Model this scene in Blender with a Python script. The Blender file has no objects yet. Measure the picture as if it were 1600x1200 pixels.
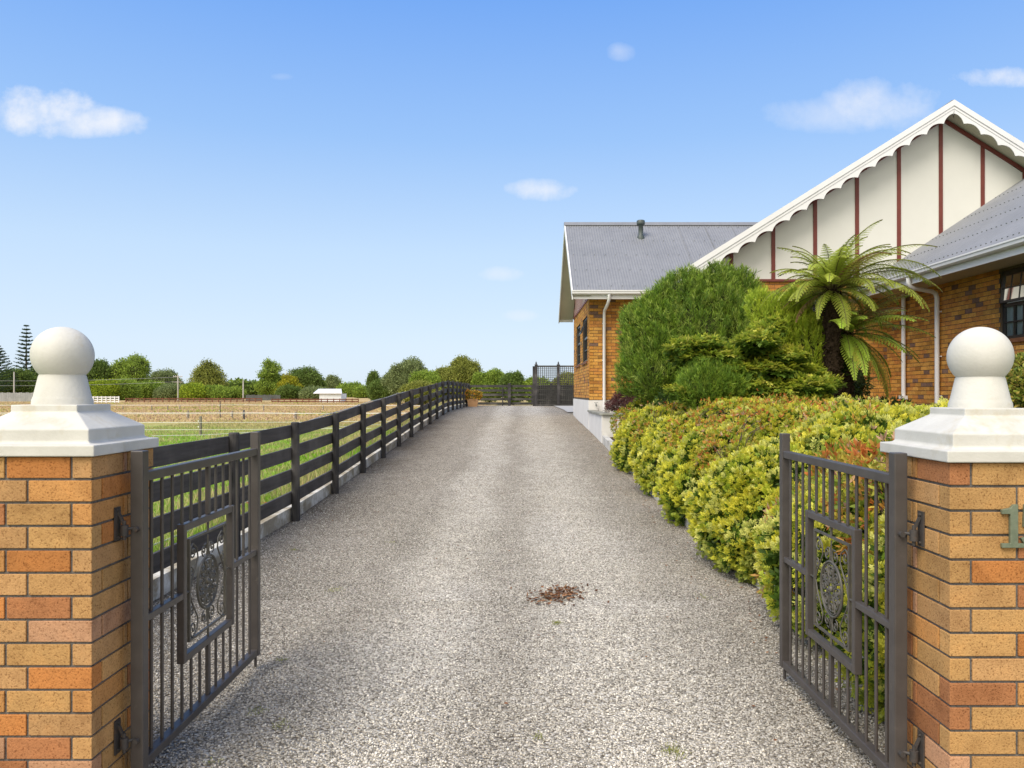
import bpy, math, random
import numpy as np
from mathutils import Vector
R = math.radians
S = bpy.context.scene
COL = S.collection
F = 1250.0; CX = 812.0; CY = 614.0; CAMZ = 1.56

def at(px, py, d):
    """a point of the place seen at a pixel of the survey photo, d metres down the drive"""
    return ((px-CX)*d/F, d, CAMZ+(CY-py)*d/F)

# ------------------------------------------------------------------ terrain
_zy = [-60,8,10,11.65,13.7,15.75,17.8,19.85,21.9,24,26,28,30,32,43,52,75,200]
_zz = [0,0,.03,.083,.185,.275,.364,.464,.544,.62,.70,.78,.84,.865,.865,.80,0,0]
def zd(y): return float(np.interp(y, _zy, _zz))
def sm(a,b,x):
    t = min(1,max(0,(x-a)/(b-a))); return t*t*(3-2*t)
def ter(x,y):
    z = zd(y)
    if x < -2.85:
        w = sm(0,1,(-2.85-x)/3.6)
        return (z+.06)*(1-w) + (-.04*w)
    if x < 2.0: return z-.03
    if y > 29: return z-.03
    if y < 3.4: return z-.03
    g = z+.12 + (1.18-z)*sm(2.1,4.6,x)
    return (z-.03)*(1-sm(3.4,4.2,y)) + g*sm(3.4,4.2,y)

# ------------------------------------------------------------------ materials
MATS = {}
class NT:
    def __init__(s, m): s.t = m.node_tree; s.n = s.t.nodes; s.l = s.t.links
    def add(s, typ, **k):
        o = s.n.new(typ)
        for a,b in k.items():
            if a == 'ins':
                for i,v in b.items():
                    if hasattr(v,'links') or hasattr(v,'is_output'): s.l.new(v, o.inputs[i])
                    else: o.inputs[i].default_value = v
            else: setattr(o,a,b)
        return o
    def noise(s, vec, scale, detail=4, rough=.6):
        return s.add('ShaderNodeTexNoise', ins={'Vector':vec,'Scale':scale,'Detail':detail,'Roughness':rough})
    def ramp(s, fac, stops):
        o = s.add('ShaderNodeValToRGB', ins={0:fac}); cr = o.color_ramp
        while len(cr.elements) < len(stops): cr.elements.new(.5)
        for e,(p,c) in zip(cr.elements, stops):
            e.position = p; e.color = (*c,1) if len(c)==3 else c
        return o.outputs[0]
    def mix(s, f, a, b, mode='MIX'):
        o = s.add('ShaderNodeMix', data_type='RGBA', blend_type=mode)
        for i,v in ((0,f),(6,a),(7,b)):
            if hasattr(v,'is_output'): s.l.new(v, o.inputs[i])
            else: o.inputs[i].default_value = (*v,1) if isinstance(v,tuple) and len(v)==3 else v
        return o.outputs[2]
    def math(s, op, a, b=0, c=0, clamp=False):
        o = s.add('ShaderNodeMath', operation=op, use_clamp=clamp)
        for i,v in enumerate((a,b,c)):
            if hasattr(v,'is_output'): s.l.new(v, o.inputs[i])
            else: o.inputs[i].default_value = v
        return o.outputs[0]
    def bump(s, h, strength, dist):
        return s.add('ShaderNodeBump', ins={'Height':h,'Strength':strength,'Distance':dist}).outputs[0]
def mat(name, col=None, rough=.6, spec=.3, metal=0):
    m = bpy.data.materials.new(name); m.use_nodes = True
    t = NT(m); b = t.n['Principled BSDF']
    b.inputs['Roughness'].default_value = rough; b.inputs['Specular IOR Level'].default_value = spec
    b.inputs['Metallic'].default_value = metal
    if col: b.inputs['Base Color'].default_value = (*col,1)
    MATS[name] = m; return m, t, b
def objco(t): return t.add('ShaderNodeTexCoord').outputs['Object']
def poscol(t): return t.add('ShaderNodeNewGeometry').outputs['Position']

def m_surface(name, c0, c1, scale, rough=.6, spec=.3, bscale=60, bstr=.3, bdist=.003, stain=None, metal=0, rr=None):
    m,t,b = mat(name, None, rough, spec, metal); p = poscol(t)
    n = t.noise(p, scale, 6); c = t.ramp(n.outputs[0], [(.3,c0),(.7,c1)])
    if stain:
        n2 = t.noise(p, stain[1], 5, .7); c = t.mix(t.ramp(n2.outputs[0],[(stain[2],(0,0,0)),(stain[3],(1,1,1))]), c, stain[0])
    t.l.new(c, b.inputs[0])
    n3 = t.noise(p, bscale, 4)
    t.l.new(t.bump(n3.outputs[0], bstr, bdist), b.inputs['Normal'])
    if rr: t.l.new(t.math('MULTIPLY_ADD', n.outputs[0], rr, rough-rr*.5), b.inputs['Roughness'])
    return m
m_surface('cast_white', (.50,.49,.45),(.59,.58,.54), 7, .8, .15, 90,.6,.002, stain=((.44,.38,.26),5,.54,.80))
m_surface('plinth_white',(.62,.61,.59),(.70,.69,.67), 2, .8,.2, 40,.3,.003, stain=((.45,.44,.40),1.3,.6,.85))
m_surface('trim_white',(.68,.68,.69),(.74,.74,.75), 2,.45,.3, 30,.1,.001)
m_surface('panel_cream',(.64,.635,.59),(.69,.685,.64), .8,.7,.2, 60,.25,.002)
m_surface('soffit_cream',(.44,.41,.32),(.50,.47,.37), 1,.7,.2, 60,.2,.002)
m_surface('maroon',(.14,.035,.028),(.19,.05,.038), 3,.5,.3, 60,.2,.001)
m_surface('gate_metal',(.052,.045,.042),(.075,.066,.061), 9,.42,.5, 120,.25,.001, stain=((.12,.105,.09),14,.62,.8))
m_surface('scroll_iron',(.060,.056,.045),(.11,.10,.08), 20,.5,.5, 150,.4,.001)
m_surface('hinge_iron',(.035,.033,.032),(.07,.06,.055), 25,.6,.4, 120,.5,.001, stain=((.10,.055,.03),30,.55,.75))
m_surface('window_black',(.018,.018,.019),(.03,.03,.03), 5,.35,.5, 60,.1,.001)
m_surface('verdigris',(.13,.16,.11),(.21,.24,.17), 30,.5,.4, 200,.4,.001, metal=.3)
m_surface('kerb_concrete',(.24,.205,.15),(.42,.38,.30), 4,.9,.1, 50,.6,.006, stain=((.62,.61,.57),3,.45,.62))
m_surface('kerb_white',(.42,.41,.38),(.62,.61,.58), 4,.9,.1, 50,.5,.004, stain=((.2,.19,.14),3,.55,.75))
m_surface('slab_grey',(.22,.22,.19),(.32,.32,.28), 4,.8,.2, 50,.4,.003)
m_surface('path_concrete',(.34,.33,.31),(.42,.41,.385), 3,.9,.1, 60,.5,.003)
m_surface('terracotta',(.42,.24,.12),(.50,.30,.16), 6,.8,.2, 60,.3,.002)
m_surface('vent_grey',(.05,.065,.065),(.07,.085,.08), 6,.5,.4, 60,.1,.001)
m_surface('curtain',(.78,.77,.72),(.85,.84,.80), 5,.8,.1, 40,.2,.003)
m_surface('tape_white',(.7,.7,.7),(.8,.8,.8), 5,.6,.2, 40,.1,.001)
m_surface('post_timber',(.16,.14,.11),(.26,.23,.19), 9,.85,.1, 60,.5,.004)
m_surface('pole_grey',(.28,.26,.23),(.36,.34,.30), 3,.8,.1)
m_surface('rail_brown',(.13,.055,.035),(.19,.085,.055), 1,.8,.1)
m_surface('paling_grey',(.22,.23,.23),(.34,.35,.35), .9,.8,.1)
m_surface('paling_dark',(.07,.075,.075),(.11,.115,.115), .9,.8,.1)
m_surface('shed_steel',(.62,.65,.68),(.72,.75,.78), .6,.4,.4)
m_surface('bark',(.07,.05,.035),(.13,.10,.07), 20,.9,.1, 40,.8,.02)
m_surface('fern_trunk',(.022,.015,.010),(.060,.042,.028), 30,.95,.05, 60,1,.03)
m_surface('soil',(.05,.037,.025),(.10,.075,.05), 6,.95,.05, 40,.8,.02)
m_surface('insulator_orange',(.35,.10,.04),(.4,.12,.05), 6,.5,.3)
m_surface('dark_room',(.02,.02,.02),(.03,.03,.03), 1,.9,.1)
m,t,b = mat('glass', (.03,.035,.04), .06, .8)
b.inputs['Coat Weight'].default_value = .6

# black stained timber with grain along the board
def m_timber(name, axis, c0,c1):
    m,t,b = mat(name, None, .7,.25); p = poscol(t)
    sc = [30,30,30]; sc[axis] = 1.6
    mp = t.add('ShaderNodeMapping', ins={'Vector':p,'Scale':tuple(sc)})
    n = t.noise(mp.outputs[0], 1.0, 6,.65); n2 = t.noise(p, 1.7, 4)
    c = t.ramp(n.outputs[0], [(.3,c0),(.72,c1)])
    c = t.mix(t.ramp(n2.outputs[0],[(.5,(0,0,0)),(.8,(1,1,1))]), c, (.13,.12,.112))
    t.l.new(c,b.inputs[0]); t.l.new(t.bump(n.outputs[0], .5,.004), b.inputs['Normal'])
m_timber('fence_rail',1,(.040,.036,.034),(.088,.080,.076))
m_timber('fence_railx',0,(.03,.03,.028),(.06,.058,.055))
m_timber('fence_post',2,(.024,.023,.024),(.052,.050,.052))

# bricks: colour per brick plus speckle
def m_brick(name, spk, bstr):
    m,t,b = mat(name, None, .85,.15); p = poscol(t)
    a = t.add('ShaderNodeAttribute', attribute_name='Col').outputs['Color']
    n = t.noise(p, 9, 5,.6); n2 = t.noise(p, spk, 3,.7)
    c = t.mix(.7, a, t.ramp(n.outputs[0],[(.25,(.62,.55,.50)),(.5,(1,1,1)),(.78,(1.25,1.16,1.06))]), 'MULTIPLY')
    c = t.mix(1, c, t.ramp(n2.outputs[0],[(.33,(.42,.34,.28)),(.43,(.92,.9,.88)),(.62,(1.06,1.05,1.04))]), 'MULTIPLY')
    t.l.new(c,b.inputs[0]); t.l.new(t.bump(n2.outputs[0], bstr,.003), b.inputs['Normal'])
m_brick('pillar_brick', 150, 1.0); m_brick('house_brick', 60, .3)

# foliage: colour attribute, some light passes through
def m_leaf(name, trans=.3, rough=.55, spec=.25):
    m,t,b = mat(name, None, rough, spec)
    a = t.add('ShaderNodeAttribute', attribute_name='Col').outputs['Color']
    t.l.new(a,b.inputs[0])
    tr = t.add('ShaderNodeBsdfTranslucent', ins={0:a}); mx = t.add('ShaderNodeMixShader', ins={0:trans,1:b.outputs[0],2:tr.outputs[0]})
    t.l.new(mx.outputs[0], t.n['Material Output'].inputs[0])
m_leaf('leaf',.42,.5,.3); m_leaf('leaf_far',.35,.8,.05); m_leaf('dry_leaf',.05,.8,.1)

# roof steel
m,t,b = mat('roof_steel', None, .5,.35); p = poscol(t)
n = t.noise(p, .7, 5); n2 = t.noise(p, 6, 4)
c = t.ramp(n.outputs[0],[(.3,(.185,.192,.208)),(.7,(.225,.232,.25))])
c = t.mix(.5, c, t.ramp(n2.outputs[0],[(.3,(.86,.86,.86)),(.6,(1.05,1.05,1.05))]),'MULTIPLY')
t.l.new(c,b.inputs[0])

# gravel
m,t,b = mat('gravel', None, .9,.15); p = poscol(t)
v = t.add('ShaderNodeTexVoronoi', ins={'Vector':p,'Scale':72.0,'Randomness':1.0})
v2 = t.add('ShaderNodeTexVoronoi', ins={'Vector':p,'Scale':125.0})
sep = t.add('ShaderNodeSeparateColor', ins={0:v.outputs['Color']})
stone = t.ramp(sep.outputs[0],[(0,(.22,.203,.172)),(.25,(.39,.363,.312)),(.6,(.52,.487,.425)),(.85,(.63,.597,.53)),(1,(.77,.74,.67))])
gap = t.ramp(v.outputs['Distance'],[(.38,(1,1,1)),(.8,(.30,.27,.23))])
c = t.mix(1, stone, gap, 'MULTIPLY')
big = t.noise(p, .55, 5,.6); mid = t.noise(p, 5, 4,.65)
xyz = t.add('ShaderNodeSeparateXYZ', ins={0:p})
wob = t.math('MULTIPLY_ADD', big.outputs[0], .9, -.45)
xx = t.math('ADD', xyz.outputs[0], wob)
def track(cx, w):
    d = t.math('ABSOLUTE', t.math('SUBTRACT', xx, cx)); return t.math('SUBTRACT', 1, t.math('DIVIDE', d, w), clamp=True)
tr = t.math('ADD', track(-.62,.55), track(.55,.75), clamp=True)
c = t.mix(1, c, t.ramp(tr,[(0,(.84,.82,.79)),(.7,(1.20,1.20,1.19))]), 'MULTIPLY')
c = t.mix(.8, c, t.ramp(mid.outputs[0],[(.3,(.80,.78,.75)),(.7,(1.18,1.17,1.15))]), 'MULTIPLY')
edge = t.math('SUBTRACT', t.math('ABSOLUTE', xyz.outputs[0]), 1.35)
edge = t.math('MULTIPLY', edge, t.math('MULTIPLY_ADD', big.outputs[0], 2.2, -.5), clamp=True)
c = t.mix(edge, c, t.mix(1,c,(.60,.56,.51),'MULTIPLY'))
t.l.new(c,b.inputs[0])
h = t.math('ADD', t.math('MULTIPLY', v.outputs['Distance'], -1), t.math('MULTIPLY', v2.outputs['Distance'], -.4))
t.l.new(t.bump(h, .9, .012), b.inputs['Normal'])
# loose stones colour by attribute
m,t,b = mat('stone', None, .85,.15)
a = t.add('ShaderNodeAttribute', attribute_name='Col').outputs['Color']; t.l.new(a,b.inputs[0])

# paddock
m,t,b = mat('paddock', None, .95,.05); p = poscol(t)
xyz = t.add('ShaderNodeSeparateXYZ', ins={0:p})
mp = t.add('ShaderNodeMapping', ins={'Vector':p,'Scale':(1,.55,1)})
nb = t.noise(mp.outputs[0], .055, 6,.65); nm = t.noise(mp.outputs[0], .6, 6,.7); nf = t.noise(p, 9, 5,.7)
green = t.ramp(nf.outputs[0],[(.3,(.11,.25,.015)),(.65,(.24,.44,.03))])
straw = t.ramp(nm.outputs[0],[(.28,(.27,.24,.08)),(.48,(.47,.35,.16)),(.7,(.60,.46,.25))])
pink = t.ramp(nf.outputs[0],[(.3,(.38,.24,.14)),(.7,(.54,.38,.26))])
d = t.math('MULTIPLY_ADD', nb.outputs[0], 30, t.math('ADD', xyz.outputs[1], -15))
fs = t.ramp(t.math('DIVIDE', d, 100),[(.30,(0,0,0)),(.42,(1,1,1))])
c = t.mix(t.ramp(nm.outputs[0],[(.45,(0,0,0)),(.65,(1,1,1))]), straw, pink)
c = t.mix(t.ramp(nb.outputs[0],[(.55,(0,0,0)),(.66,(.55,.55,.55))]), c, t.mix(.5,green,straw))
c = t.mix(fs, green, c)
# rougher tussock by the fence
near = t.math('MULTIPLY_ADD', xyz.outputs[0], .22, 1.75, clamp=True)
c = t.mix(t.math('MULTIPLY', near, t.ramp(nm.outputs[0],[(.42,(0,0,0)),(.6,(1,1,1))])), c, (.30,.26,.10))
c = t.mix(.7, c, t.ramp(nf.outputs[0],[(.3,(.75,.75,.75)),(.7,(1.2,1.2,1.2))]),'MULTIPLY')
t.l.new(c,b.inputs[0]); t.l.new(t.bump(nf.outputs[0],.8,.05), b.inputs['Normal'])
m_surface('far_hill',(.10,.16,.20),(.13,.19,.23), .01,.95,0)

# ------------------------------------------------------------------ objects
ORG = {}
def tag(o, label=None, cat=None, group=None, kind=None):
    if label: o['label'] = label
    if cat: o['category'] = cat
    if group: o['group'] = group
    if kind: o['kind'] = kind
    return o
def empty(name, loc, label, cat, group=None):
    o = bpy.data.objects.new(name, None); o.empty_display_size = .2; COL.objects.link(o)
    o.location = loc; ORG[o.name] = Vector(loc); return tag(o,label,cat,group)
def link(name, me, mats, parent, bevel=0):
    o = bpy.data.objects.new(name, me); COL.objects.link(o)
    for m in (mats if isinstance(mats,(list,tuple)) else [mats]): me.materials.append(MATS[m])
    if parent:
        o.parent = parent; ORG[o.name] = ORG[parent.name]
    else: ORG[o.name] = Vector((0,0,0))
    if bevel:
        b = o.modifiers.new('bevel','BEVEL'); b.width = bevel; b.segments = 2; b.limit_method='ANGLE'; b.angle_limit = R(30)
    return o
def npmesh(name, V, Fc, C, mats, parent=None, smooth=False):
    """V (n,3), Fc (m,k) faces, C (n,3) point colours"""
    V = np.asarray(V,dtype=np.float32)
    if parent: V = V - np.array(ORG[parent.name],dtype=np.float32)
    me = bpy.data.meshes.new(name); n=len(V); m,k = Fc.shape
    me.vertices.add(n); me.vertices.foreach_set('co', V.ravel())
    me.loops.add(m*k); me.loops.foreach_set('vertex_index', Fc.astype(np.int32).ravel())
    me.polygons.add(m); me.polygons.foreach_set('loop_start', np.arange(0,m*k,k,dtype=np.int32))
    me.update(calc_edges=True)
    if C is not None:
        ca = me.color_attributes.new('Col','FLOAT_COLOR','POINT')
        ca.data.foreach_set('color', np.hstack([C,np.ones((n,1))]).astype(np.float32).ravel())
    if smooth: me.polygons.foreach_set('use_smooth', np.ones(m,dtype=bool))
    return link(name, me, mats, parent)
class MB:
    def __init__(s): s.v=[]; s.f=[]; s.c=[]; s.sm=[]
    def add(s, vs, fs, col=None, smooth=False):
        b=len(s.v); s.v += [tuple(v) for v in vs]
        for f in fs: s.f.append([b+i for i in f]); s.c.append(col); s.sm.append(smooth)
        return s
    def box(s,x0,x1,y0,y1,z0,z1,col=None):
        return s.add([(x0,y0,z0),(x1,y0,z0),(x1,y1,z0),(x0,y1,z0),(x0,y0,z1),(x1,y0,z1),(x1,y1,z1),(x0,y1,z1)],
            [(0,3,2,1),(4,5,6,7),(0,1,5,4),(1,2,6,5),(2,3,7,6),(3,0,4,7)],col)
    def bar(s,p0,p1,w,h,up=(0,0,1),col=None):
        p0=Vector(p0);p1=Vector(p1);d=(p1-p0).normalized();up=Vector(up);sd=d.cross(up).normalized()*(w/2);u=sd.cross(d).normalized()*(h/2)
        vs=[p+a*sd+b*u for p in(p0,p1) for a,b in((-1,-1),(1,-1),(1,1),(-1,1))]
        return s.add(vs,[(0,1,2,3),(7,6,5,4),(0,4,5,1),(1,5,6,2),(2,6,7,3),(3,7,4,0)],col)
    def tube(s,pts,r,n=8,col=None,cap=True):
        pts=[Vector(p) for p in pts]; k=len(pts); rs=r if isinstance(r,(list,tuple)) else [r]*k
        vs=[];fs=[]; ref=Vector((0,0,1))
        d0=(pts[1]-pts[0]).normalized()
        if abs(d0.z)>.9: ref=Vector((1,0,0))
        for i,p in enumerate(pts):
            d=(pts[min(i+1,k-1)]-pts[max(i-1,0)]).normalized()
            a=d.cross(ref)
            if a.length<1e-4: a=d.cross(Vector((0,1,0)))
            a.normalize(); b=a.cross(d).normalized(); ref=b
            for j in range(n):
                t=2*math.pi*j/n; vs.append(p+(a*math.cos(t)+b*math.sin(t))*rs[i])
        for i in range(k-1):
            for j in range(n):
                fs.append((i*n+j,(i+1)*n+j,(i+1)*n+(j+1)%n,i*n+(j+1)%n))
        s.add(vs,fs,col,True)
        if cap: s.add(vs[:n],[list(range(n))],col); s.add(vs[-n:],[list(range(n))[::-1]],col)
        return s
    def lathe(s,prof,c,n=48,col=None,smooth=True):
        vs=[];fs=[]
        for (r,z) in prof:
            for j in range(n):
                t=2*math.pi*j/n; vs.append((c[0]+r*math.cos(t),c[1]+r*math.sin(t),c[2]+z))
        for i in range(len(prof)-1):
            for j in range(n): fs.append((i*n+j,i*n+(j+1)%n,(i+1)*n+(j+1)%n,(i+1)*n+j))
        return s.add(vs,fs,col,smooth)
    def prism(s,poly,fn,t0,t1,col=None):
        """poly: 2-D points; fn(u,v,t)->3-D"""
        n=len(poly); vs=[fn(u,v,t0) for u,v in poly]+[fn(u,v,t1) for u,v in poly]
        fs=[list(range(n))[::-1],[n+i for i in range(n)]]+[(i,(i+1)%n,n+(i+1)%n,n+i) for i in range(n)]
        return s.add(vs,fs,col)
    def build(s,name,mats,parent=None,bevel=0):
        o=ORG[parent.name] if parent else Vector((0,0,0))
        me=bpy.data.meshes.new(name); me.from_pydata([(v[0]-o[0],v[1]-o[1],v[2]-o[2]) for v in s.v],[],s.f)
        me.polygons.foreach_set('use_smooth', np.array(s.sm,dtype=bool))
        if any(c is not None for c in s.c):
            ca=me.color_attributes.new('Col','FLOAT_COLOR','CORNER'); buf=[]
            for f,c in zip(s.f,s.c): buf += list((*(c or (.5,.5,.5)),1))*len(f)
            ca.data.foreach_set('color',buf)
        me.update(); return link(name,me,mats,parent,bevel)

# ------------------------------------------------------------------ leaf generators
def unit(a): return a/np.maximum(np.linalg.norm(a,axis=-1,keepdims=True),1e-9)
def leafgeo(P,D,N,L,W,C0,C1,fold=0.5):
    n=len(P); L=np.broadcast_to(L,(n,))[:,None]; W=np.broadcast_to(W,(n,))[:,None]
    Sd=unit(np.cross(D,N)); M=P+D*L*fold
    V=np.stack([P,M+Sd*W/2,P+D*L,M-Sd*W/2],1).reshape(-1,3)
    C0=np.broadcast_to(C0,(n,3)); C1=np.broadcast_to(C1,(n,3)); Cm=(C0+C1)/2
    C=np.stack([C0,Cm,C1,Cm],1).reshape(-1,3)
    return V,C
def quads(V): return np.arange(len(V)).reshape(-1,4)
def lumps(L, n, rng, inner=.82, outer=1.03, zmin=None):
    """points near the skin of a union of ellipsoids; L rows: cx cy cz rx ry rz"""
    L=np.array(L,float); area=(L[:,3]*L[:,4]+L[:,4]*L[:,5]+L[:,3]*L[:,5]); pr=area/area.sum()
    P=[];N=[];T=[]
    tot=0
    while tot<n:
        k=rng.choice(len(L),size=n,p=pr); d=unit(rng.normal(size=(n,3)))
        rad=rng.uniform(inner,outer,n)[:,None]
        q=L[k,:3]+d*L[k,3:]*rad; ok=np.ones(n,bool)
        for j in range(len(L)):
            r=np.linalg.norm((q-L[j,:3])/L[j,3:],axis=1); ok&=~((r<inner*.97)&(k!=j))
        if zmin is not None: ok&=q[:,2]>(zmin if np.isscalar(zmin) else zmin(q))
        nn=unit(d/L[k,3:]); P.append(q[ok]);N.append(nn[ok]);T.append(rad[ok,0]); tot+=ok.sum()
        if ok.sum()==0: break
    return np.vstack(P)[:n],np.vstack(N)[:n],np.concatenate(T)[:n]
def core(L, rng, name, colr, parent, f=.86, zmin=-5):
    """twiggy inside of a bush: lumpy closed shells"""
    mb=MB()
    for (cx,cy,cz,rx,ry,rz) in L:
        n,m=14,9; vs=[];fs=[]
        for i in range(m+1):
            th=math.pi*i/m
            for j in range(n):
                ph=2*math.pi*j/n; k=f*(1+.08*math.sin(3*ph+cx*7+i)+.05*rng.uniform(-1,1))
                vs.append((cx+rx*k*math.sin(th)*math.cos(ph),cy+ry*k*math.sin(th)*math.sin(ph),max(zmin,cz+rz*k*math.cos(th))))
        for i in range(m):
            for j in range(n): fs.append((i*n+j,(i+1)*n+j,(i+1)*n+(j+1)%n,i*n+(j+1)%n))
        mb.add(vs,fs,colr,True)
    return mb
def mixcol(rng,n,cols,w=None,jit=.18):
    cols=np.array(cols,float); k=rng.choice(len(cols),size=n,p=w); c=cols[k]
    return c*(1+rng.uniform(-jit,jit,(n,1)))
def merge(parts):
    V=np.vstack([p[0] for p in parts]); C=np.vstack([p[1] for p in parts]); return V,C

def fans(P,N,rng,m,L,W,spread,C0,C1,flat=0.0,updir=0.25):
    """a flat fan of m scale-leaf twigs at every point"""
    n=len(P); D=unit(N+np.array([0,0,updir])+rng.normal(scale=.35,size=(n,3)))
    T=rng.normal(size=(n,3)); 
    if flat: T=T*np.array([1,1,1-flat])
    T=unit(T-D*(T*D).sum(1,keepdims=True)); NN=np.cross(D,T)
    out=[]
    sz=rng.uniform(.7,1.3,n)
    for k in range(m):
        a=(k/(m-1)-.5)*2*spread; off=.45*(1-abs(a)/spread)
        d=D*math.cos(a)+T*math.sin(a); Pk=P+D*(off*L*sz)[:,None]
        out.append(leafgeo(Pk,unit(d+rng.normal(scale=.12,size=(n,3))),NN,L*sz*(1-.35*abs(a)/spread),W*sz,C0,C1,.6))
    return merge(out)

# ------------------------------------------------------------------ brickwork
PAL_P=[(.45,.265,.105),(.48,.28,.115),(.42,.25,.10),(.46,.27,.12),(.47,.24,.085),(.45,.19,.06),(.44,.25,.145),(.36,.16,.07)]
PAL_H=[(.54,.28,.065),(.57,.31,.08),(.49,.25,.06),(.52,.24,.06),(.46,.21,.06)]
MORT_P=(.15,.145,.14); MORT_H=(.10,.085,.065)
def pillar(name,cx,cy,z0,ztop,dz,label,seed,side):
    rg=random.Random(seed); root=empty(name,(cx,cy,0),label,'gate pillar','brick pillars either side of the gates')
    h=.245; mb=MB(); W=.49; t=.07; j=.0095; pit=.0852
    mb.box(cx-h+.007,cx+h-.007,cy-h+.007,cy+h-.007,-.2,ztop,MORT_P)
    # inner face is at x = cx - side*h ; u runs from the inner corner outwards, v from the front back
    def br(u0,u1,v0,v1,za,zb,c):
        xa=cx-side*h+side*u0; xb=cx-side*h+side*u1; mb.box(min(xa,xb),max(xa,xb),cy-h+v0,cy-h+v1,za,zb,c)
    def pc():
        c=rg.choice(PAL_P); k=rg.uniform(.85,1.12); return tuple(x*k for x in c)
    z=ztop-.002; k=0
    while z>-.1:
        za=z-pit+j; zb=z
        if k%2==0:
            for u in (0,W-t):
                br(u,u+t,0,.23,za,zb,pc()); br(u,u+t,.23+j,.265,za,zb,pc()); br(u,u+t,.265+j,W,za,zb,pc())
            for v in (0,W-t):
                br(t+j,t+j+.23,v,v+t,za,zb,pc()); br(t+2*j+.23,W-t-j,v,v+t,za,zb,pc())
        else:
            for v in (0,W-t):
                br(0,.23,v,v+t,za,zb,pc()); br(.23+j,W,v,v+t,za,zb,pc())
            for u in (0,W-t):
                br(u,u+t,t+j,t+j+.23,za,zb,pc()); br(u,u+t,t+2*j+.23,W-t-j,za,zb,pc())
        z-=pit; k+=1
    mb.build('brick_shaft','pillar_brick',root,.0022)
    zc=CAMZ+dz
    def sq(hh,z): return [(cx-hh,cy-hh,z),(cx+hh,cy-hh,z),(cx+hh,cy+hh,z),(cx-hh,cy+hh,z)]
    prof=[(.262,-.2305),(.262,-.190),(.228,-.186),(.221,-.178),(.221,-.134),(.132,-.076),(.126,-.072),(.126,-.045)]
    vs=[];fs=[]
    for hh,z in prof: vs+=sq(hh,zc+z)
    for i in range(len(prof)-1):
        for q in range(4): fs.append((i*4+q,i*4+(q+1)%4,(i+1)*4+(q+1)%4,(i+1)*4+q))
    fs.append((3,2,1,0)); n=len(prof)*4; fs.append((n-4,n-3,n-2,n-1))
    MB().add(vs,fs).build('cap','cast_white',root,.004)
    MB().lathe([(.108,-.0455),(.107,-.028),(.103,-.018),(.101,-.012),(.084,.066),(.079,.075)],(cx,cy,zc),56).build('neck','cast_white',root)
    bz=.149; r=.112
    MB().lathe([(r*math.sin(a),bz-r*math.cos(a)) for a in [R(44+136*i/28) for i in range(29)]],(cx,cy,zc),64).build('ball','cast_white',root)
    return root
PL=(-1.802,3.155); PR=(1.743,3.03)
pl=pillar('gate_pillar',PL[0],PL[1],0,CAMZ-.232,0,'tan brick gate pillar with white ball cap on the paddock side, no number',4,-1)
pr=pillar('gate_pillar',PR[0],PR[1],0,CAMZ-.243,-.011,'tan brick gate pillar with white ball cap carrying the house number',9,1)

# house number, bronze slab-serif numerals on the face of the right pillar
yf=PR[1]-.245
def num(poly,x0,z0,sc):
    MB().prism([(x0+u*sc,z0+v*sc) for u,v in poly],lambda u,v,t:(u,t,v),yf-.014,yf-.001).build('numeral','verdigris',pr,.0015)
one=[(0,0),(.52,0),(.52,.10),(.37,.10),(.37,1.0),(.27,1.0),(.20,.92),(.0,.88),(.0,.78),(.19,.78),(.19,.10),(0,.10)]
five=[]
for i in range(0,15): # outer bowl
    a=R(150-i*20+0); 
top=[(.08,1.0),(.60,1.0),(.60,.84),(.24,.84),(.215,.62)]
outer=[(.30+.33*math.cos(a),.34+.34*math.sin(a)) for a in [R(100-20*i) for i in range(0,15)]]
inner=[(.29+.17*math.cos(a),.34+.20*math.sin(a)) for a in [R(-170+20*i) for i in range(0,15)]]
five=top+[(.24,.66)]+outer[0:14]+[(.0,.22),(.13,.26)]+inner[2:14]+[(.20,.50),(.06,.48)]
num(one,at(1562.5,0,2.785)[0],CAMZ-(855-614)*2.785/F,.150); num(five,at(1592.5,0,2.785)[0],CAMZ-(855-614)*2.785/F,.150)

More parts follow.
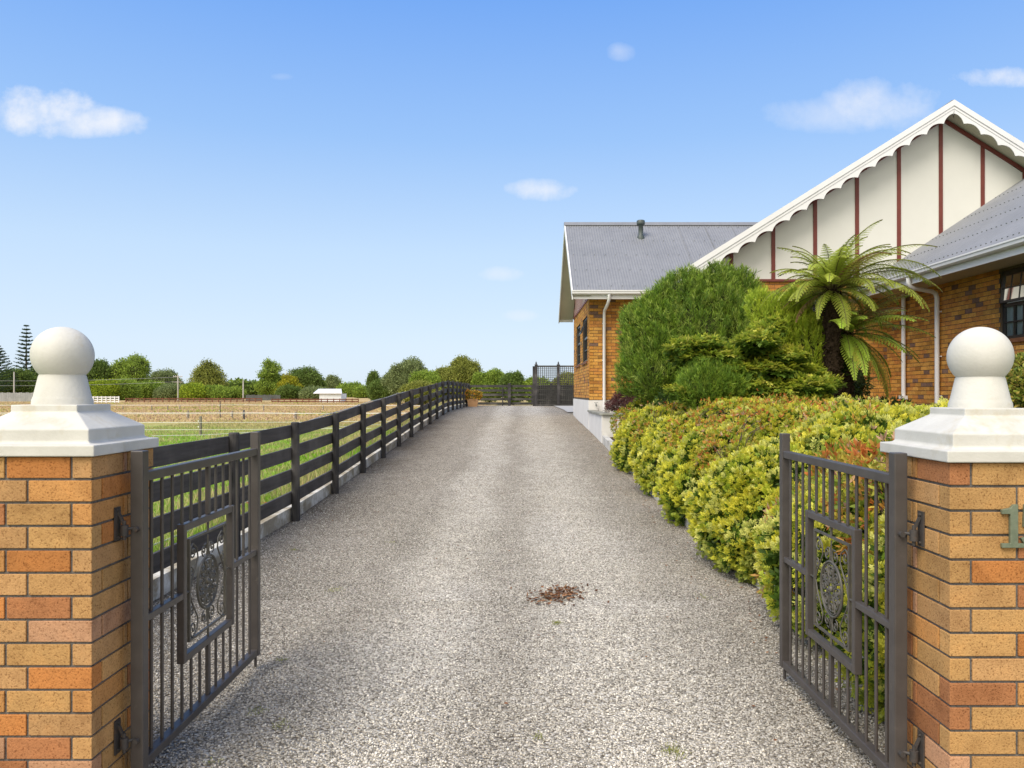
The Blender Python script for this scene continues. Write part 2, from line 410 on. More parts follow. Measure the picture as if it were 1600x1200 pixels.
# ------------------------------------------------------------------ gates
def spiral(c,r0,a0,turns,sgn,n=26,shr=.12):
    out=[]
    for i in range(n):
        t=i/(n-1); r=r0*(1-(1-shr)*t); a=a0+sgn*turns*2*math.pi*t
        out.append((c[0]+r*math.cos(a),c[1]+r*math.sin(a)))
    return out
def gate(label,X,yh,L,side):
    root=empty('iron_gate',(X,yh,0),label,'gate','pair of open driveway gates')
    P=lambda s,z,off=0:(X+off,yh+s,z)
    w=.0225; k=L/14
    MB().box(X-.025,X+.025,yh-.025,yh+.025,.05,1.335).build('hinge_post','gate_metal',root,.004)
    MB().box(X-w,X+w,yh+L-w,yh+L+w,.085,1.342).build('latch_post','gate_metal',root,.004)
    MB().box(X-.018,X+.018,yh+.0255,yh+L-w-.0005,1.212,1.25).build('top_rail','gate_metal',root,.004)
    MB().box(X-.02,X+.02,yh+.0255,yh+L-w-.0005,.088,.125).build('bottom_rail','gate_metal',root,.004)
    MB().box(X-.015,X+.015,yh+.0255,yh+4*k-.0165,.655,.683).build('middle_rail','gate_metal',root,.003)
    MB().box(X-.015,X+.015,yh+10*k+.0165,yh+L-w-.0005,.655,.683).build('middle_rail','gate_metal',root,.003)
    MB().tube([P(L,.085),P(L,.02)],.008,8).build('drop_bolt','gate_metal',root)
    # panel frame
    z0,z1=.37,.983
    f=MB(); 
    for s in (4*k,10*k): f.box(X-.017,X+.017,yh+s-.016,yh+s+.016,z0,z1)
    for z in (z0+.001,z1-.033): f.box(X-.0155,X+.0155,yh+4*k+.0162,yh+10*k-.0162,z,z+.032)
    f.build('panel_frame','gate_metal',root,.003)
    for i in range(1,14):
        s=i*k
        segs=[]
        if i<4 or i>10: segs=[(.125,.655,.007),(.683,1.212,.007)]
        elif i==7: segs=[(.125,z0,.014),(z1,1.212,.014)]
        else: segs=[(.125,z0,.007),(z1,1.212,.007)]
        for a,c,r in segs:
            b=MB()
            if i==7: b.box(X-.008,X+.008,yh+s-r,yh+s+r,a,c)
            else: b.tube([P(s,a),P(s,c)],r,10)
            b.build('bar','gate_metal',root)
    # inner iron frame and scrollwork
    sc=7*k; zc=.662
    a0,a1=4*k+.075,10*k-.075; b0,b1=.44,.905
    f=MB()
    for s in (a0,a1): f.box(X-.006,X+.006,yh+s-.006,yh+s+.006,b0,b1)
    for z in (b0,b1-.01): f.box(X-.0055,X+.0055,yh+a0+.0062,yh+a1-.0062,z,z+.01)
    f.tube([P(sc,b1),P(sc,z1-.033)],.006,8); f.tube([P(sc,b0),P(sc,z0+.033)],.006,8)
    for sgn in (-1,1):
        f.tube([P(sc+sgn*.005+ (a1-sc)*sgn,.668),P(sc+sgn*(3*k-.017),.668)],.005,6)
    f.build('inner_frame','scroll_iron',root)
    sw=MB(); hw=(a1-a0)/2
    def curve(pts,r): sw.tube([P(sc+u,zc+v) for u,v in pts],r,6)
    for sx in (-1,1):
        for sz in (-1,1):
            # corner C scroll, small curls, S stem
            c=(sx*(hw-.045),sz*.175)
            curve([(sx*abs(u) if False else u,v) for u,v in spiral(c,.036,R(90*sz),1.35,sx*sz*-1)],.0038)
            c2=(sx*.05,sz*.155); curve(spiral(c2,.026,R(-90*sz),1.3,sx*sz),.0036)
            c3=(sx*(hw-.028),sz*.085); curve(spiral(c3,.022,R(90*sz),1.2,sx*sz),.0034)
            curve([(sx*(hw-.01),0),(sx*(hw-.03),sz*.05),(sx*(hw-.07),sz*.1),(sx*(hw-.1),sz*.14),(sx*(hw-.09),sz*.185),(sx*(hw-.045),sz*.212)],.0036)
            curve([(sx*.02,sz*.125),(sx*.012,sz*.15),(sx*.022,sz*.185),(sx*.05,sz*.181)],.0034)
    for sz in (-1,1):
        curve([(0,sz*.125),(0,sz*.222)],.0035)
    sw.build('corner_scrollwork','scroll_iron',root)
    md=MB()
    def ring(r,rad):
        md.tube([P(sc+r*math.cos(2*math.pi*i/40),zc+r*math.sin(2*math.pi*i/40)) for i in range(41)],rad,6,cap=False)
    ring(.124,.006); ring(.113,.003); ring(.03,.0035)
    for i in range(8):
        a=i*math.pi/4; 
        c=(.080*math.cos(a),.080*math.sin(a)); md.tube([P(sc+u,zc+v) for u,v in spiral(c,.029,a+math.pi,1.7,1 if i%2 else -1)],.0045,6)
        c=(.05*math.cos(a+.39),.05*math.sin(a+.39)); md.tube([P(sc+u,zc+v) for u,v in spiral(c,.018,a,1.3,-1 if i%2 else 1)],.004,6)
        md.tube([P(sc+.03*math.cos(a+.39),zc+.03*math.sin(a+.39)),P(sc+.07*math.cos(a+.3),zc+.07*math.sin(a+.3)),P(sc+.112*math.cos(a+.39),zc+.112*math.sin(a+.39))],.005,6)
    for i in range(14):
        a=i*2*math.pi/14; p=(.100*math.cos(a),.100*math.sin(a)); md.lathe([(.0,-.006),(.006,-.003),(.006,.003),(0,.006)],P(sc+p[0],zc+p[1]),8)
    md.lathe([(0,-.016),(.014,-.008),(.014,.008),(0,.016)],P(sc,zc),12)
    md.build('medallion','scroll_iron',root)
    # hinges: wall plate on the pillar, knuckle, gudgeon
    wx = X+side*(.07-.002) # pillar inner face
    for zc2,arm in ((1.055,True),(.235,False)):
        h=MB(); ya=yh-.045
        h.box(min(wx,wx-side*.006),max(wx,wx-side*.006),ya-.02,ya+.022,zc2-.065,zc2+.065)
        h.tube([(wx-side*.03,ya+.0,zc2-.045),(wx-side*.03,ya+.0,zc2-.005)],.0155,12)
        h.tube([(wx-side*.03,ya+.0,zc2-.062),(wx-side*.03,ya+.0,zc2+.012)],.007,10)
        h.tube([(wx-side*.03,ya,zc2-.02),(X,yh-.02,zc2-.02)],.007,8)
        h.tube([(X-side*.003,yh-.046,zc2-.022),(X-side*.003,yh-.024,zc2-.022)],.011,6)
        h.bar((wx-side*.008,ya,zc2+.045),(wx-side*.03,ya,zc2-.002),.008,.012,(0,1,0))
        for zz in (-.052,.052): h.tube([(wx-side*.004,ya,zc2+zz),(wx-side*.014,ya,zc2+zz)],.006,6)
        h.build('hinge','hinge_iron',root)
gate('dark iron gate leaf swung open in front of the black rail fence',-1.487,3.13,1.372,-1)
gate('dark iron gate leaf swung open in front of the golden hedge',1.428,3.02,1.29,1)

# ------------------------------------------------------------------ ground
def grid(xs,ys,zf,name,m,kind='structure'):
    V=np.array([(x,y,zf(x,y)) for y in ys for x in xs]); nx=len(xs)
    Fc=np.array([(j*nx+i,j*nx+i+1,(j+1)*nx+i+1,(j+1)*nx+i) for j in range(len(ys)-1) for i in range(nx-1)])
    o=npmesh(name,V,Fc,None,m,smooth=True); o['kind']=kind; return o
xs=sorted(set([-2500,-900,-400,-200,-100,-60,-30,-18,-12,-9,-7.5]+[round(-6.8+.3*i,2) for i in range(14)]+[-2.84,-2.7,-1,0,1,1.95,1.99,2.05]+[2.3+.35*i for i in range(9)]+[5.6,8,14,30,80,200,600,2500]))
ys=[-60,-20,-5,0,2.5,3.3,3.5,3.8,4.1,5,6,7,8]+[9+1.0*i for i in range(22)]+[31,33,36,40,43,46,50,55,60,68,75,90,120,160,220,400,800,1500,4000]
rgd=random.Random(5)
grid(xs,ys,lambda x,y: ter(x,y)+(rgd.uniform(-.05,.05) if -60<x<-8 and y<120 else 0),'ground','paddock')
dx=[-2.76,-2.2,-1.5,-.8,0,.7,1.3,1.93]; dy=[2.2]+[3+.5*i for i in range(56)]+[32,34,36,38,40,42,44.5]
def zdr(x,y): return zd(y)+.006+.018*math.sin(x*2.3+y*.4)*math.sin(y*.9)*(.3 if y<6 else 1)*.5
V=[];Fq=[]
def patch(xs_,ys_):
    b=len(V); nx=len(xs_)
    V.extend([(x,y,zdr(x,y)) for y in ys_ for x in xs_])
    Fq.extend([(b+j*nx+i,b+j*nx+i+1,b+(j+1)*nx+i+1,b+(j+1)*nx+i) for j in range(len(ys_)-1) for i in range(nx-1)])
patch(dx,dy); patch([-8,-5,-2.76,-2.2,-1.5,-.8,0,.7,1.3,1.93,5,8],[-12,-5,-1,2.2]); patch([1.93,3.5,5.5,9],[29.0,30,32,34,36,38,40,42,44.5])
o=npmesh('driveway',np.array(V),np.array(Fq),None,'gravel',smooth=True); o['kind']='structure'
# concrete strip by the far corner of the house
mb=MB(); 
for y0,y1 in ((29.4,32),(32,36),(36,41.4)):
    mb.add([(1.75,y0,zd(y0)+.035),(4.5,y0,zd(y0)+.035),(4.5,y1,zd(y1)+.035),(1.75,y1,zd(y1)+.035)],[(0,1,2,3)])
tag(mb.build('path','path_concrete'),kind='structure')
# kerbs
kl=MB(); 
yy=[3.0+1.0*i for i in range(40)]
for a,b2 in zip(yy[:-1],yy[1:]):
    za,zb=zd(a),zd(b2); h=.16
    kl.add([(-2.92,a,za-.1),(-2.745,a,za-.1),(-2.745,a,za+h),(-2.92,a,za+h),(-2.92,b2,zb-.1),(-2.745,b2,zb-.1),(-2.745,b2,zb+h),(-2.92,b2,zb+h)],
      [(0,1,2,3),(4,7,6,5),(1,5,6,2),(2,6,7,3),(0,3,7,4)])
tag(kl.build('kerb','kerb_concrete'),kind='structure')
kr=MB(); yy=[3.4+.9*i for i in range(17)]+[18.38]
for a,b2 in zip(yy[:-1],yy[1:]):
    za,zb=zd(a),zd(b2); h=.19
    kr.add([(1.90,a,za-.1),(2.02,a,za-.1),(2.02,a,za+h),(1.90,a,za+h),(1.90,b2,zb-.1),(2.02,b2,zb-.1),(2.02,b2,zb+h),(1.90,b2,zb+h)],
      [(0,1,2,3),(4,7,6,5),(3,2,6,7),(0,3,7,4),(1,5,6,2)])
tag(kr.build('kerb','kerb_white'),kind='structure')
# garden soil sheet
gx=[2.0,2.1,2.5,3,3.5,4,4.6,6,8.5]; gy=[3.6+.8*i for i in range(18)]+[18.45]
grid(gx,gy,lambda x,y: ter(x,y)+.03,'garden_bed','soil')

# loose stones lying on the near gravel
rng=np.random.default_rng(3)
n=150000
y=3.0+rng.beta(1.0,2.6,n)*13.0; x=rng.uniform(-2.7,1.88,n)
z=np.array([zd(a) for a in y])+.006+.018*np.sin(x*2.3+y*.4)*np.sin(y*.9)*np.where(y<6,.3,1)*.5
r=rng.uniform(.003,.0082,n)*rng.uniform(.8,1.2,n)
base=np.array([[1,0,0],[0,1,0],[-1,0,0],[0,-1,0],[0,0,1],[0,0,-1]],float)
sc=rng.uniform(.6,1.3,(n,6,1)); Vv=base[None]*sc
ang=rng.uniform(0,6.28,n); ca,sa=np.cos(ang),np.sin(ang); tl=rng.uniform(-.6,.6,n)
X=Vv[:,:,0]; Y=Vv[:,:,1]; Z=Vv[:,:,2]*.75
X,Z=X*np.cos(tl)[:,None]-Z*np.sin(tl)[:,None],X*np.sin(tl)[:,None]+Z*np.cos(tl)[:,None]
X,Y=X*ca[:,None]-Y*sa[:,None],X*sa[:,None]+Y*ca[:,None]
Vv=np.stack([X,Y,Z],2)*r[:,None,None]; Vv[:,:,2]+=(z+r*.25)[:,None]; Vv[:,:,0]+=x[:,None]; Vv[:,:,1]+=y[:,None]
fa=np.array([[0,1,4],[1,2,4],[2,3,4],[3,0,4],[1,0,5],[2,1,5],[3,2,5],[0,3,5]])
Fs=(np.arange(n)[:,None,None]*6+fa[None]).reshape(-1,3)
g=rng.choice([.17,.29,.40,.49,.58,.70],size=n,p=[.12,.2,.25,.2,.15,.08])*rng.uniform(.85,1.15,n)
trk=np.clip(1-np.abs(x+.62)/.55,0,1)+np.clip(1-np.abs(x-.55)/.75,0,1); g=g*(.85+.35*np.clip(trk,0,1))
Cc=np.repeat(np.stack([g*1.02,g*.96,g*.845],1),6,axis=0)
o=npmesh('loose_gravel',Vv.reshape(-1,3),Fs,Cc,'stone'); tag(o,'loose grey and fawn stones scattered over the driveway','gravel',kind='stuff')

# ------------------------------------------------------------------ driveway fence
fx=-2.69; fence=empty('rail_fence',(fx,9.6,0),'long black four-rail timber fence along the paddock side of the driveway','fence')
PY=[9.6+2.05*i for i in range(-3,17)]
rf=random.Random(2)
for i,y in enumerate(PY):
    z=zd(y); w=.053; tx=rf.uniform(-.012,.012); 
    mb=MB(); n=14
    prof=[(.050,0),(.050,1.165),(.046,1.178),(.0,1.181)]
    vs=[];fs=[]
    for (r,h) in [(.056,-.15),(.056,1.172),(.050,1.186),(.0,1.188)]:
        for q in range(n):
            a=2*math.pi*q/n; px=max(-.034,r*math.cos(a)); vs.append((fx+px+tx*h/1.2,y+r*math.sin(a),z+h))
    for a in range(3):
        for q in range(n): fs.append((a*n+q,a*n+(q+1)%n,(a+1)*n+(q+1)%n,(a+1)*n+q))
    mb.add(vs,fs,None,False); mb.build('post','fence_post',fence,.003)
for i in range(0,len(PY)-1):
    y0,y1=PY[i],PY[i+1]
    for k in range(4):
        if k in (1,3) and i%2==0 and i<len(PY)-2: y1b=PY[i+2]
        h=1.155-.265*k; z0,z1=zd(y0),zd(y1); mb=MB(); jz=rf.uniform(-.006,.006)
        a0=y0+.002;a1=y1-.002; xa,xb=fx-.066,fx-.036
        mb.add([(xa,a0,z0+h-.15+jz),(xb,a0,z0+h-.15+jz),(xb,a0,z0+h+jz),(xa,a0,z0+h+jz),(xa,a1,z1+h-.15+jz),(xb,a1,z1+h-.15+jz),(xb,a1,z1+h+jz),(xa,a1,z1+h+jz)],
          [(0,1,2,3),(7,6,5,4),(0,4,5,1),(1,5,6,2),(2,6,7,3),(3,7,4,0)])
        mb.build('rail','fence_rail',fence,.003)
# electric tapes on stand-offs
tp=MB(); 
tape=empty('electric_fence_tape',(-3.3,7,0),'white electric tape strung on stand-offs just behind the black rail fence','electric fence')
for h0,nm in ((1.02,0),(.22,1)):
    tp=MB(); pts=[]
    for i in range(0,36):
        y=5.6+i*1.0; sag=.02*math.sin(i*math.pi/4)**2; base_=max(0,zd(y)-.0)
        pts.append((-3.28+.02*math.sin(i),y,h0+base_*1.0-sag))
    for a,b2 in zip(pts[:-1],pts[1:]): tp.bar(a,b2,.004,.014)
    tp.build('tape','tape_white',tape)
for y in PY[1:5:2]:
    mb=MB()
    for h in (1.02,.22): mb.bar((fx-.067,y,zd(y)+h),(-3.28,y,zd(y)+h),.014,.014)
    mb.build('stand_off','insulator_orange',tape)

# far fence across the end of the drive
ff=empty('rail_fence',(-1,43.2,.86),'black rail fence running across the far end of the driveway','fence')
yb=43.2; zb=.865
for x in (-2.86,-.56,1.7,3.9):
    MB().box(x-.08,x+.08,yb-.07,yb+.07,zb-.1,zb+1.22).build('post','fence_post',ff,.004)
for k in range(5):
    MB().box(-2.95,4.6,yb+.072,yb+.10,zb+.06+k*.235,zb+.06+k*.235+.13).build('rail','fence_railx',ff)
MB().box(-.95,-.89,yb-.03,yb+.03,zb-.1,zb+1.0).build('strut','fence_post',ff)
# lattice screen
ls=empty('lattice_screen',(1.9,41.8,.86),'tall black lattice screen with pointed posts beside the house','trellis screen')
yl=41.8
for x in (.86,2.02,3.9):
    mb=MB(); mb.box(x-.075,x+.075,yl-.075,yl+.075,zb-.1,zb+2.14); mb.lathe([(.09,2.14),(.09,2.18),(.03,2.2),(.05,2.25),(.02,2.31),(0,2.36)],(x,yl,zb),10)
    mb.build('post','fence_post',ls)
def lat(x0,x1):
    mb=MB(); z0=zb+.08; z1=zb+2.05
    mb.box(x0,x1,yl-.03,yl+.03,z1,z1+.08); mb.box(x0,x1,yl-.03,yl+.03,z0-.06,z0+.04)
    nx=int((x1-x0)/.105)
    for i in range(nx+1): x=x0+(i+.5)*(x1-x0)/(nx+1); mb.box(x-.016,x+.016,yl-.012,yl-.001,z0+.041,z1-.001)
    nz=19
    for i in range(nz): z=z0+.05+(i+.5)*(z1-z0-.06)/nz; mb.box(x0+.001,x1-.001,yl+.001,yl+.012,z-.016,z+.016)
    mb.build('lattice_panel','fence_railx',ls)
lat(.936,1.944); lat(2.096,3.824)
MB().box(.68,.80,41.95,42.08,zb-.1,zb+2.1).build('end_post','fence_post',ls)
mb=MB()
for k in range(4): mb.box(.62,3.9,42.3,42.33,zb+.1+k*.27,zb+.1+k*.27+.2)
mb.build('backing_board','fence_railx',ls)

# flower pot at far corner
pot=empty('flower_pot',(-2.35,40.2,.87),'square tan pot of yellow and orange flowers where the two black fences meet','flower pot')
MB().add([(-2.35+s*a,40.2+q*a,.87+z) for z,a in ((0,.22),(.40,.27),(.40,.23),(.34,.23)) for s,q in((-1,-1),(1,-1),(1,1),(-1,1))],
   [(i*4+j,i*4+(j+1)%4,(i+1)*4+(j+1)%4,(i+1)*4+j) for i in range(3) for j in range(4)]+[(12,13,14,15)]).build('pot','terracotta',pot)
L=[(-2.35,40.2,1.42,.42,.36,.26),(-2.6,40.2,1.52,.25,.25,.2),(-2.12,40.2,1.45,.24,.25,.2)]
P,N,T=lumps(L,1100,rng,.5,1.05)
C=mixcol(rng,len(P),[(.62,.38,.04),(.60,.24,.04),(.10,.15,.03)],[.45,.2,.35])
V_,C_=leafgeo(P,unit(N+rng.normal(scale=.5,size=N.shape)),unit(rng.normal(size=N.shape)),.09,.06,C,C)
npmesh('flowers',V_,quads(V_),C_,'leaf',pot)

# ------------------------------------------------------------------ house
house=empty('brick_house',(1.9,21.8,.5),'orange brick house with grey steel roof and white scalloped half-timbered gable','house')
rh=random.Random(12)
def rects(u0,u1,z0,z1,holes):
    us=sorted(set([u0,u1]+[h[0] for h in holes]+[h[1] for h in holes])); out=[]
    for a,b2 in zip(us[:-1],us[1:]):
        hs=sorted([(h[2],h[3]) for h in holes if h[0]<=a and h[1]>=b2]); z=z0
        for (c,d) in hs:
            if c>z: out.append((a,b2,z,c))
            z=d
        if z1>z: out.append((a,b2,z,z1))
    return out
def wall(o,ud,nd,U,z0,z1,holes=(),name='brick_wall'):
    """o = corner at ground plan, ud along, nd outward"""
    mb=MB(); o=Vector((*o,0)); ud=Vector((*ud,0)); nd=Vector((*nd,0))
    def bx(u0,u1,t0,t1,za,zb,c):
        p=[o+ud*u+nd*t for u in(u0,u1) for t in(t0,t1)]
        vs=[(q.x,q.y,z) for z in (za,zb) for q in p]
        mb.add(vs,[(0,1,3,2),(4,6,7,5),(0,4,5,1),(1,5,7,3),(3,7,6,2),(2,6,4,0)],c)
    for (a,b2,c,d) in rects(0,U,z0,z1,holes): bx(a,b2,-.11,0,c,d,MORT_H)
    pit=.086; k=0; z=z1
    while z-pit>z0-.02:
        za=max(z-pit+.011,z0+.001); zb=z-.001; off=-(.12 if k%2 else 0); u=off
        while u<U:
            a=max(u,0.0); b2=min(u+.23,U)
            segs=[(a,b2)]
            for h in holes:
                if zb>h[2]+.02 and za<h[3]-.02:
                    ns=[]
                    for (s,e) in segs:
                        if e<=h[0] or s>=h[1]: ns.append((s,e))
                        else:
                            if s<h[0]: ns.append((s,h[0]))
                            if e>h[1]: ns.append((h[1],e))
                    segs=ns
            c=rh.choice(PAL_H)
            if rh.random()<.055: c=(.19,.12,.09)
            elif rh.random()<.12: c=tuple(v*.72 for v in c)
            kk=rh.uniform(.85,1.15); c=tuple(v*kk for v in c)
            for (s,e) in segs:
                if e-s>.03: bx(s,e,-.01,.005,za,zb,c)
            u+=.24
        z-=pit; k+=1
    return mb.build(name,'house_brick',house)
FL=1.36; EZ=4.27; 
sideW=[(22.4-21.8,24.1-21.8,2.46,3.73),(25.0-21.8,26.7-21.8,2.46,3.73)]
wall((1.9,28.0),(0,-1),(-1,0),6.2,FL,4.16,[(6.2-b,6.2-a,c,d) for a,b,c,d in sideW])
wall((1.9,21.8),(1,0),(0,-1),2.2,FL,4.12)
wall((4.1,21.8),(0,-1),(-1,0),3.3,FL,4.12)
GW=(5.25-4.1,7.3-4.1,2.5,3.87)
wall((4.1,18.5),(1,0),(0,-1),4.4,FL,4.15,[GW])
RW=(12.0,14.15,2.5,3.70)
wall((8.5,18.5),(0,-1),(-1,0),10.5,1.27,3.75,[(18.5-RW[1],18.5-RW[0],RW[2],RW[3])])
wall((8.5,8.0),(1,0),(0,-1),6.0,1.27,3.75)
# plinths
mb=MB(); mb.box(1.875,2.0,21.775,28.02,.2,FL); mb.box(2.0,4.1,21.775,21.9,.2,FL); mb.box(4.08,8.4,18.475,18.6,.5,FL); mb.box(4.075,4.2,18.6,21.77,.5,FL)
mb.box(8.475,8.6,8,18.47,-.1,1.27); mb.box(8.6,14.5,7.975,8.1,-.1,1.27)
mb.build('plinth','plinth_white',house)
# planter with slab rim
mb=MB(); mb.box(1.885,3.5,18.4,18.52,.1,1.045); mb.box(1.885,2.0,18.52,21.77,.1,1.045); mb.build('planter_wall','plinth_white',house,.006)
mb=MB(); mb.prism([(1.90,18.34),(3.55,18.34),(3.55,18.60),(2.12,18.60),(2.06,18.66),(2.06,21.76),(1.84,21.76),(1.84,18.42)],lambda u,v,t:(u,v,t),1.047,1.10); mb.build('planter_slab','slab_grey',house,.01)
MB().box(2.0,3.5,18.53,21.76,.8,1.0).build('planter_soil','soil',house)

def window(o,ud,nd,U,z0,z1,cols,rows,top_open=0,curt=True,sashfrac=.5,open_rng=None,dep=.06):
    o=Vector((*o,0)); ud=Vector((*ud,0)); nd=Vector((*nd,0))
    def P(u,t,z): q=o+ud*u+nd*t; return (q.x,q.y,z)
    def bx(mb,u0,u1,t0,t1,za,zb):
        mb.add([P(u,t,z) for z in(za,zb) for u in(u0,u1) for t in(t0,t1)],[(0,1,3,2),(4,6,7,5),(0,4,5,1),(1,5,7,3),(3,7,6,2),(2,6,4,0)])
    w=.055; t0,t1=-dep-.05,-dep+.02
    fr=MB(); bx(fr,0,w,t0,t1,z0,z1); bx(fr,U-w,U,t0,t1,z0,z1); bx(fr,w+.001,U-w-.001,t0,t1+.002,z0,z0+w); bx(fr,w+.001,U-w-.001,t0,t1+.002,z1-w,z1)
    zm=z0+(z1-z0)*sashfrac
    bx(fr,w+.001,U-w-.001,t0+.002,t1-.002,zm-.03,zm+.03)
    f=fr.build('window','window_black',house)
    mu=MB(); iw=(U-2*w)/cols
    for i in range(1,cols):
        u=w+iw*i; ww=.03 if (cols>=6 and i%3==0) else .011
        bx(mu,u-ww,u+ww,t0+.01,t1-.008,z0+w+.001,zm-.031)
        if not top_open or not (open_rng and open_rng[0]<=u<=open_rng[1]): bx(mu,u-ww,u+ww,t0+.01,t1-.008,zm+.031,z1-w-.001)
    for zz in [(z0+zm)/2]: bx(mu,w+.002,U-w-.002,t0+.012,t1-.010,zz-.011,zz+.011)
    if not top_open: zz=(zm+z1)/2; bx(mu,w+.002,U-w-.002,t0+.012,t1-.010,zz-.011,zz+.011)
    mu.build('glazing_bars','window_black',f)
    g=MB(); g.add([P(w,-dep-.01,z0+w),P(U-w,-dep-.01,z0+w),P(U-w,-dep-.01,zm-.03),P(w,-dep-.01,zm-.03)],[(0,1,2,3)])
    g.build('pane','glass_clear',f)
    if not top_open:
        g=MB(); g.add([P(w,-dep-.01,zm+.03),P(U-w,-dep-.01,zm+.03),P(U-w,-dep-.01,z1-w),P(w,-dep-.01,z1-w)],[(0,1,2,3)]); g.build('pane','glass_clear',f)
    else:
        u0,u1=open_rng or (w,U-w); an=top_open; hh=z1-w-zm-.03
        def Q(u,s,off=0): # hinged at the top, swings out
            return P(u,-dep+.02+s*math.sin(an)+off*math.cos(an), z1-w-s*math.cos(an)+off*math.sin(an))
        sb=MB()
        def qb(ua,ub,sa,sb_,th=.035): sb.add([Q(u,s,o_) for o_ in(0,th) for u in(ua,ub) for s in(sa,sb_)],[(0,1,3,2),(4,6,7,5),(0,4,5,1),(1,5,7,3),(3,7,6,2),(2,6,4,0)])
        qb(u0,u0+.04,0,hh);qb(u1-.04,u1,0,hh);qb(u0+.041,u1-.041,0,.04);qb(u0+.041,u1-.041,hh-.04,hh)
        nc=max(2,round((u1-u0)/iw))
        for i in range(1,nc): uu=u0+(u1-u0)*i/nc; qb(uu-.01,uu+.01,.041,hh-.041,.02)
        qb(u0+.042,u1-.042,hh/2-.01,hh/2+.01,.018)
        s_=sb.build('sash','window_black',f)
        g=MB(); g.add([Q(u0+.04,.04,.012),Q(u1-.04,.04,.012),Q(u1-.04,hh-.04,.012),Q(u0+.04,hh-.04,.012)],[(0,1,2,3)]); g.build('sash_pane','glass_clear',f)
    # sill
    sl=MB(); bx(sl,-.03,U+.03,-dep,.045,z0-.07,z0-.001); sl.build('sill','house_brick_sill',f)
    if curt:
        c=MB(); n=int(U/.02); vs=[]
        for i in range(n+1):
            u=U*i/n; t=-dep-.14+.022*math.sin(u*42)+.01*math.sin(u*17)
            vs+=[P(u,t+.09,z0+.0),P(u,t+.09,z1)]
        c.add(vs,[(2*i,2*i+1,2*i+3,2*i+2) for i in range(n)],None,True); c.build('curtain','curtain',f)
    r=MB(); t2=-dep-.9
    r.add([P(-.1,t2,z0-.1),P(U+.1,t2,z0-.1),P(U+.1,t2,z1+.1),P(-.1,t2,z1+.1),P(-.1,-.112,z0-.1),P(U+.1,-.112,z0-.1),P(U+.1,-.112,z1+.1),P(-.1,-.112,z1+.1)],
      [(0,1,2,3),(0,4,5,1),(1,5,6,2),(2,6,7,3),(3,7,4,0)]); r.build('room','dark_room',f)
m,t,b = mat('glass_clear', (.8,.85,.85), .03, .6)
gl=t.add('ShaderNodeBsdfGlossy',ins={'Roughness':.03}); tp_=t.add('ShaderNodeBsdfTransparent',ins={0:(.75,.8,.8,1)})
fz=t.add('ShaderNodeFresnel',ins={0:1.5}); mx=t.add('ShaderNodeMixShader',ins={0:t.math('ADD',fz.outputs[0],.06,clamp=True),1:tp_.outputs[0],2:gl.outputs[0]})
t.l.new(mx.outputs[0], t.n['Material Output'].inputs[0])
m_surface('house_brick_sill',(.14,.06,.03),(.22,.10,.05),6,.7,.2)
window((1.9,24.1),(0,-1),(-1,0),1.7,2.46,3.73,3,4,R(24),False,.55,(.85,1.64))
window((1.9,26.7),(0,-1),(-1,0),1.7,2.46,3.73,3,4,0,False,.55)
window((5.25,18.5),(1,0),(0,-1),2.05,2.5,3.87,6,4,0,False,.5)
window((8.5,14.15),(0,-1),(-1,0),2.15,2.5,3.70,8,4,R(6),True,.5,(.06,2.09))

# roofs
def corr(P0,U,Sv,ulen,name,amp=.0065,pitch=.076,seg=6,mat_='roof_steel',rows=2,clip=None):
    P0=np.array(P0,float);U=np.array(U,float);Sv=np.array(Sv,float); n=int(ulen/pitch*seg)
    nn=np.cross(U,Sv); nn/=np.linalg.norm(nn); 
    if nn[2]<0: nn=-nn
    us=np.arange(n+1)*pitch/seg; off=amp*np.sin(us/pitch*2*math.pi)
    V=[]
    for k in range(rows): V.append(P0+U*us[:,None]+Sv*(k/(rows-1))+nn*off[:,None])
    V=np.vstack(V); i=np.arange(n); Fc=[]
    for k in range(rows-1): a=k*(n+1); Fc.append(np.stack([a+i,a+i+1,a+n+2+i,a+n+1+i],1))
    return npmesh(name,V,np.vstack(Fc),None,mat_,house,True)
sl=2.55/3.6
corr((1.40,21.24,EZ-.03),(1,0,0),(0,3.66,3.66*sl),9.5,'roof')
corr((1.40,28.56,EZ-.03),(1,0,0),(0,-3.66,3.66*sl),9.5,'roof')
rz=EZ-.03+3.66*sl
MB().prism([(-.17,-.10),(-.03,-.002),(.03,-.002),(.17,-.10),(.17,-.085),(.03,.03),(-.03,.03),(-.17,-.085)],lambda u,v,t:(t,24.9+u,rz+v+.01),1.38,10.9).build('ridge_cap','roof_steel',house)
# lap seams on the sheets
sm_=MB()
for x in (4.9,5.72,6.54,7.36): sm_.bar((x,21.3,EZ+.02),(x,24.8,EZ+.02+3.5*sl),.012,.02)
sm_.build('roof_seam','roof_steel',house)
g_=.627; GX0,GX1=3.65,15.87; AX=9.76
corr((GX0-.06,18.02,EZ-.03),(0,1,0),(AX-GX0+.06,0,(AX-GX0+.06)*g_),7.6,'roof')
corr((GX1+.06,18.02,EZ-.03),(0,1,0),(-(GX1+.06-AX),0,(GX1+.06-AX)*g_),7.6,'roof')
gz=EZ-.03+(AX-GX0+.06)*g_
MB().prism([(-.17,-.09),(-.03,0),(.03,0),(.17,-.09),(.17,-.075),(.03,.03),(-.03,.03),(-.17,-.075)],lambda u,v,t:(AX+u,t,gz+v+.015),18.0,25.6).build('ridge_cap','roof_steel',house)
RE=3.94; rs=.66; 
o=corr((7.70,8.0,RE-.03),(0,1,0),(6.6,0,6.6*rs),10.47,'roof')
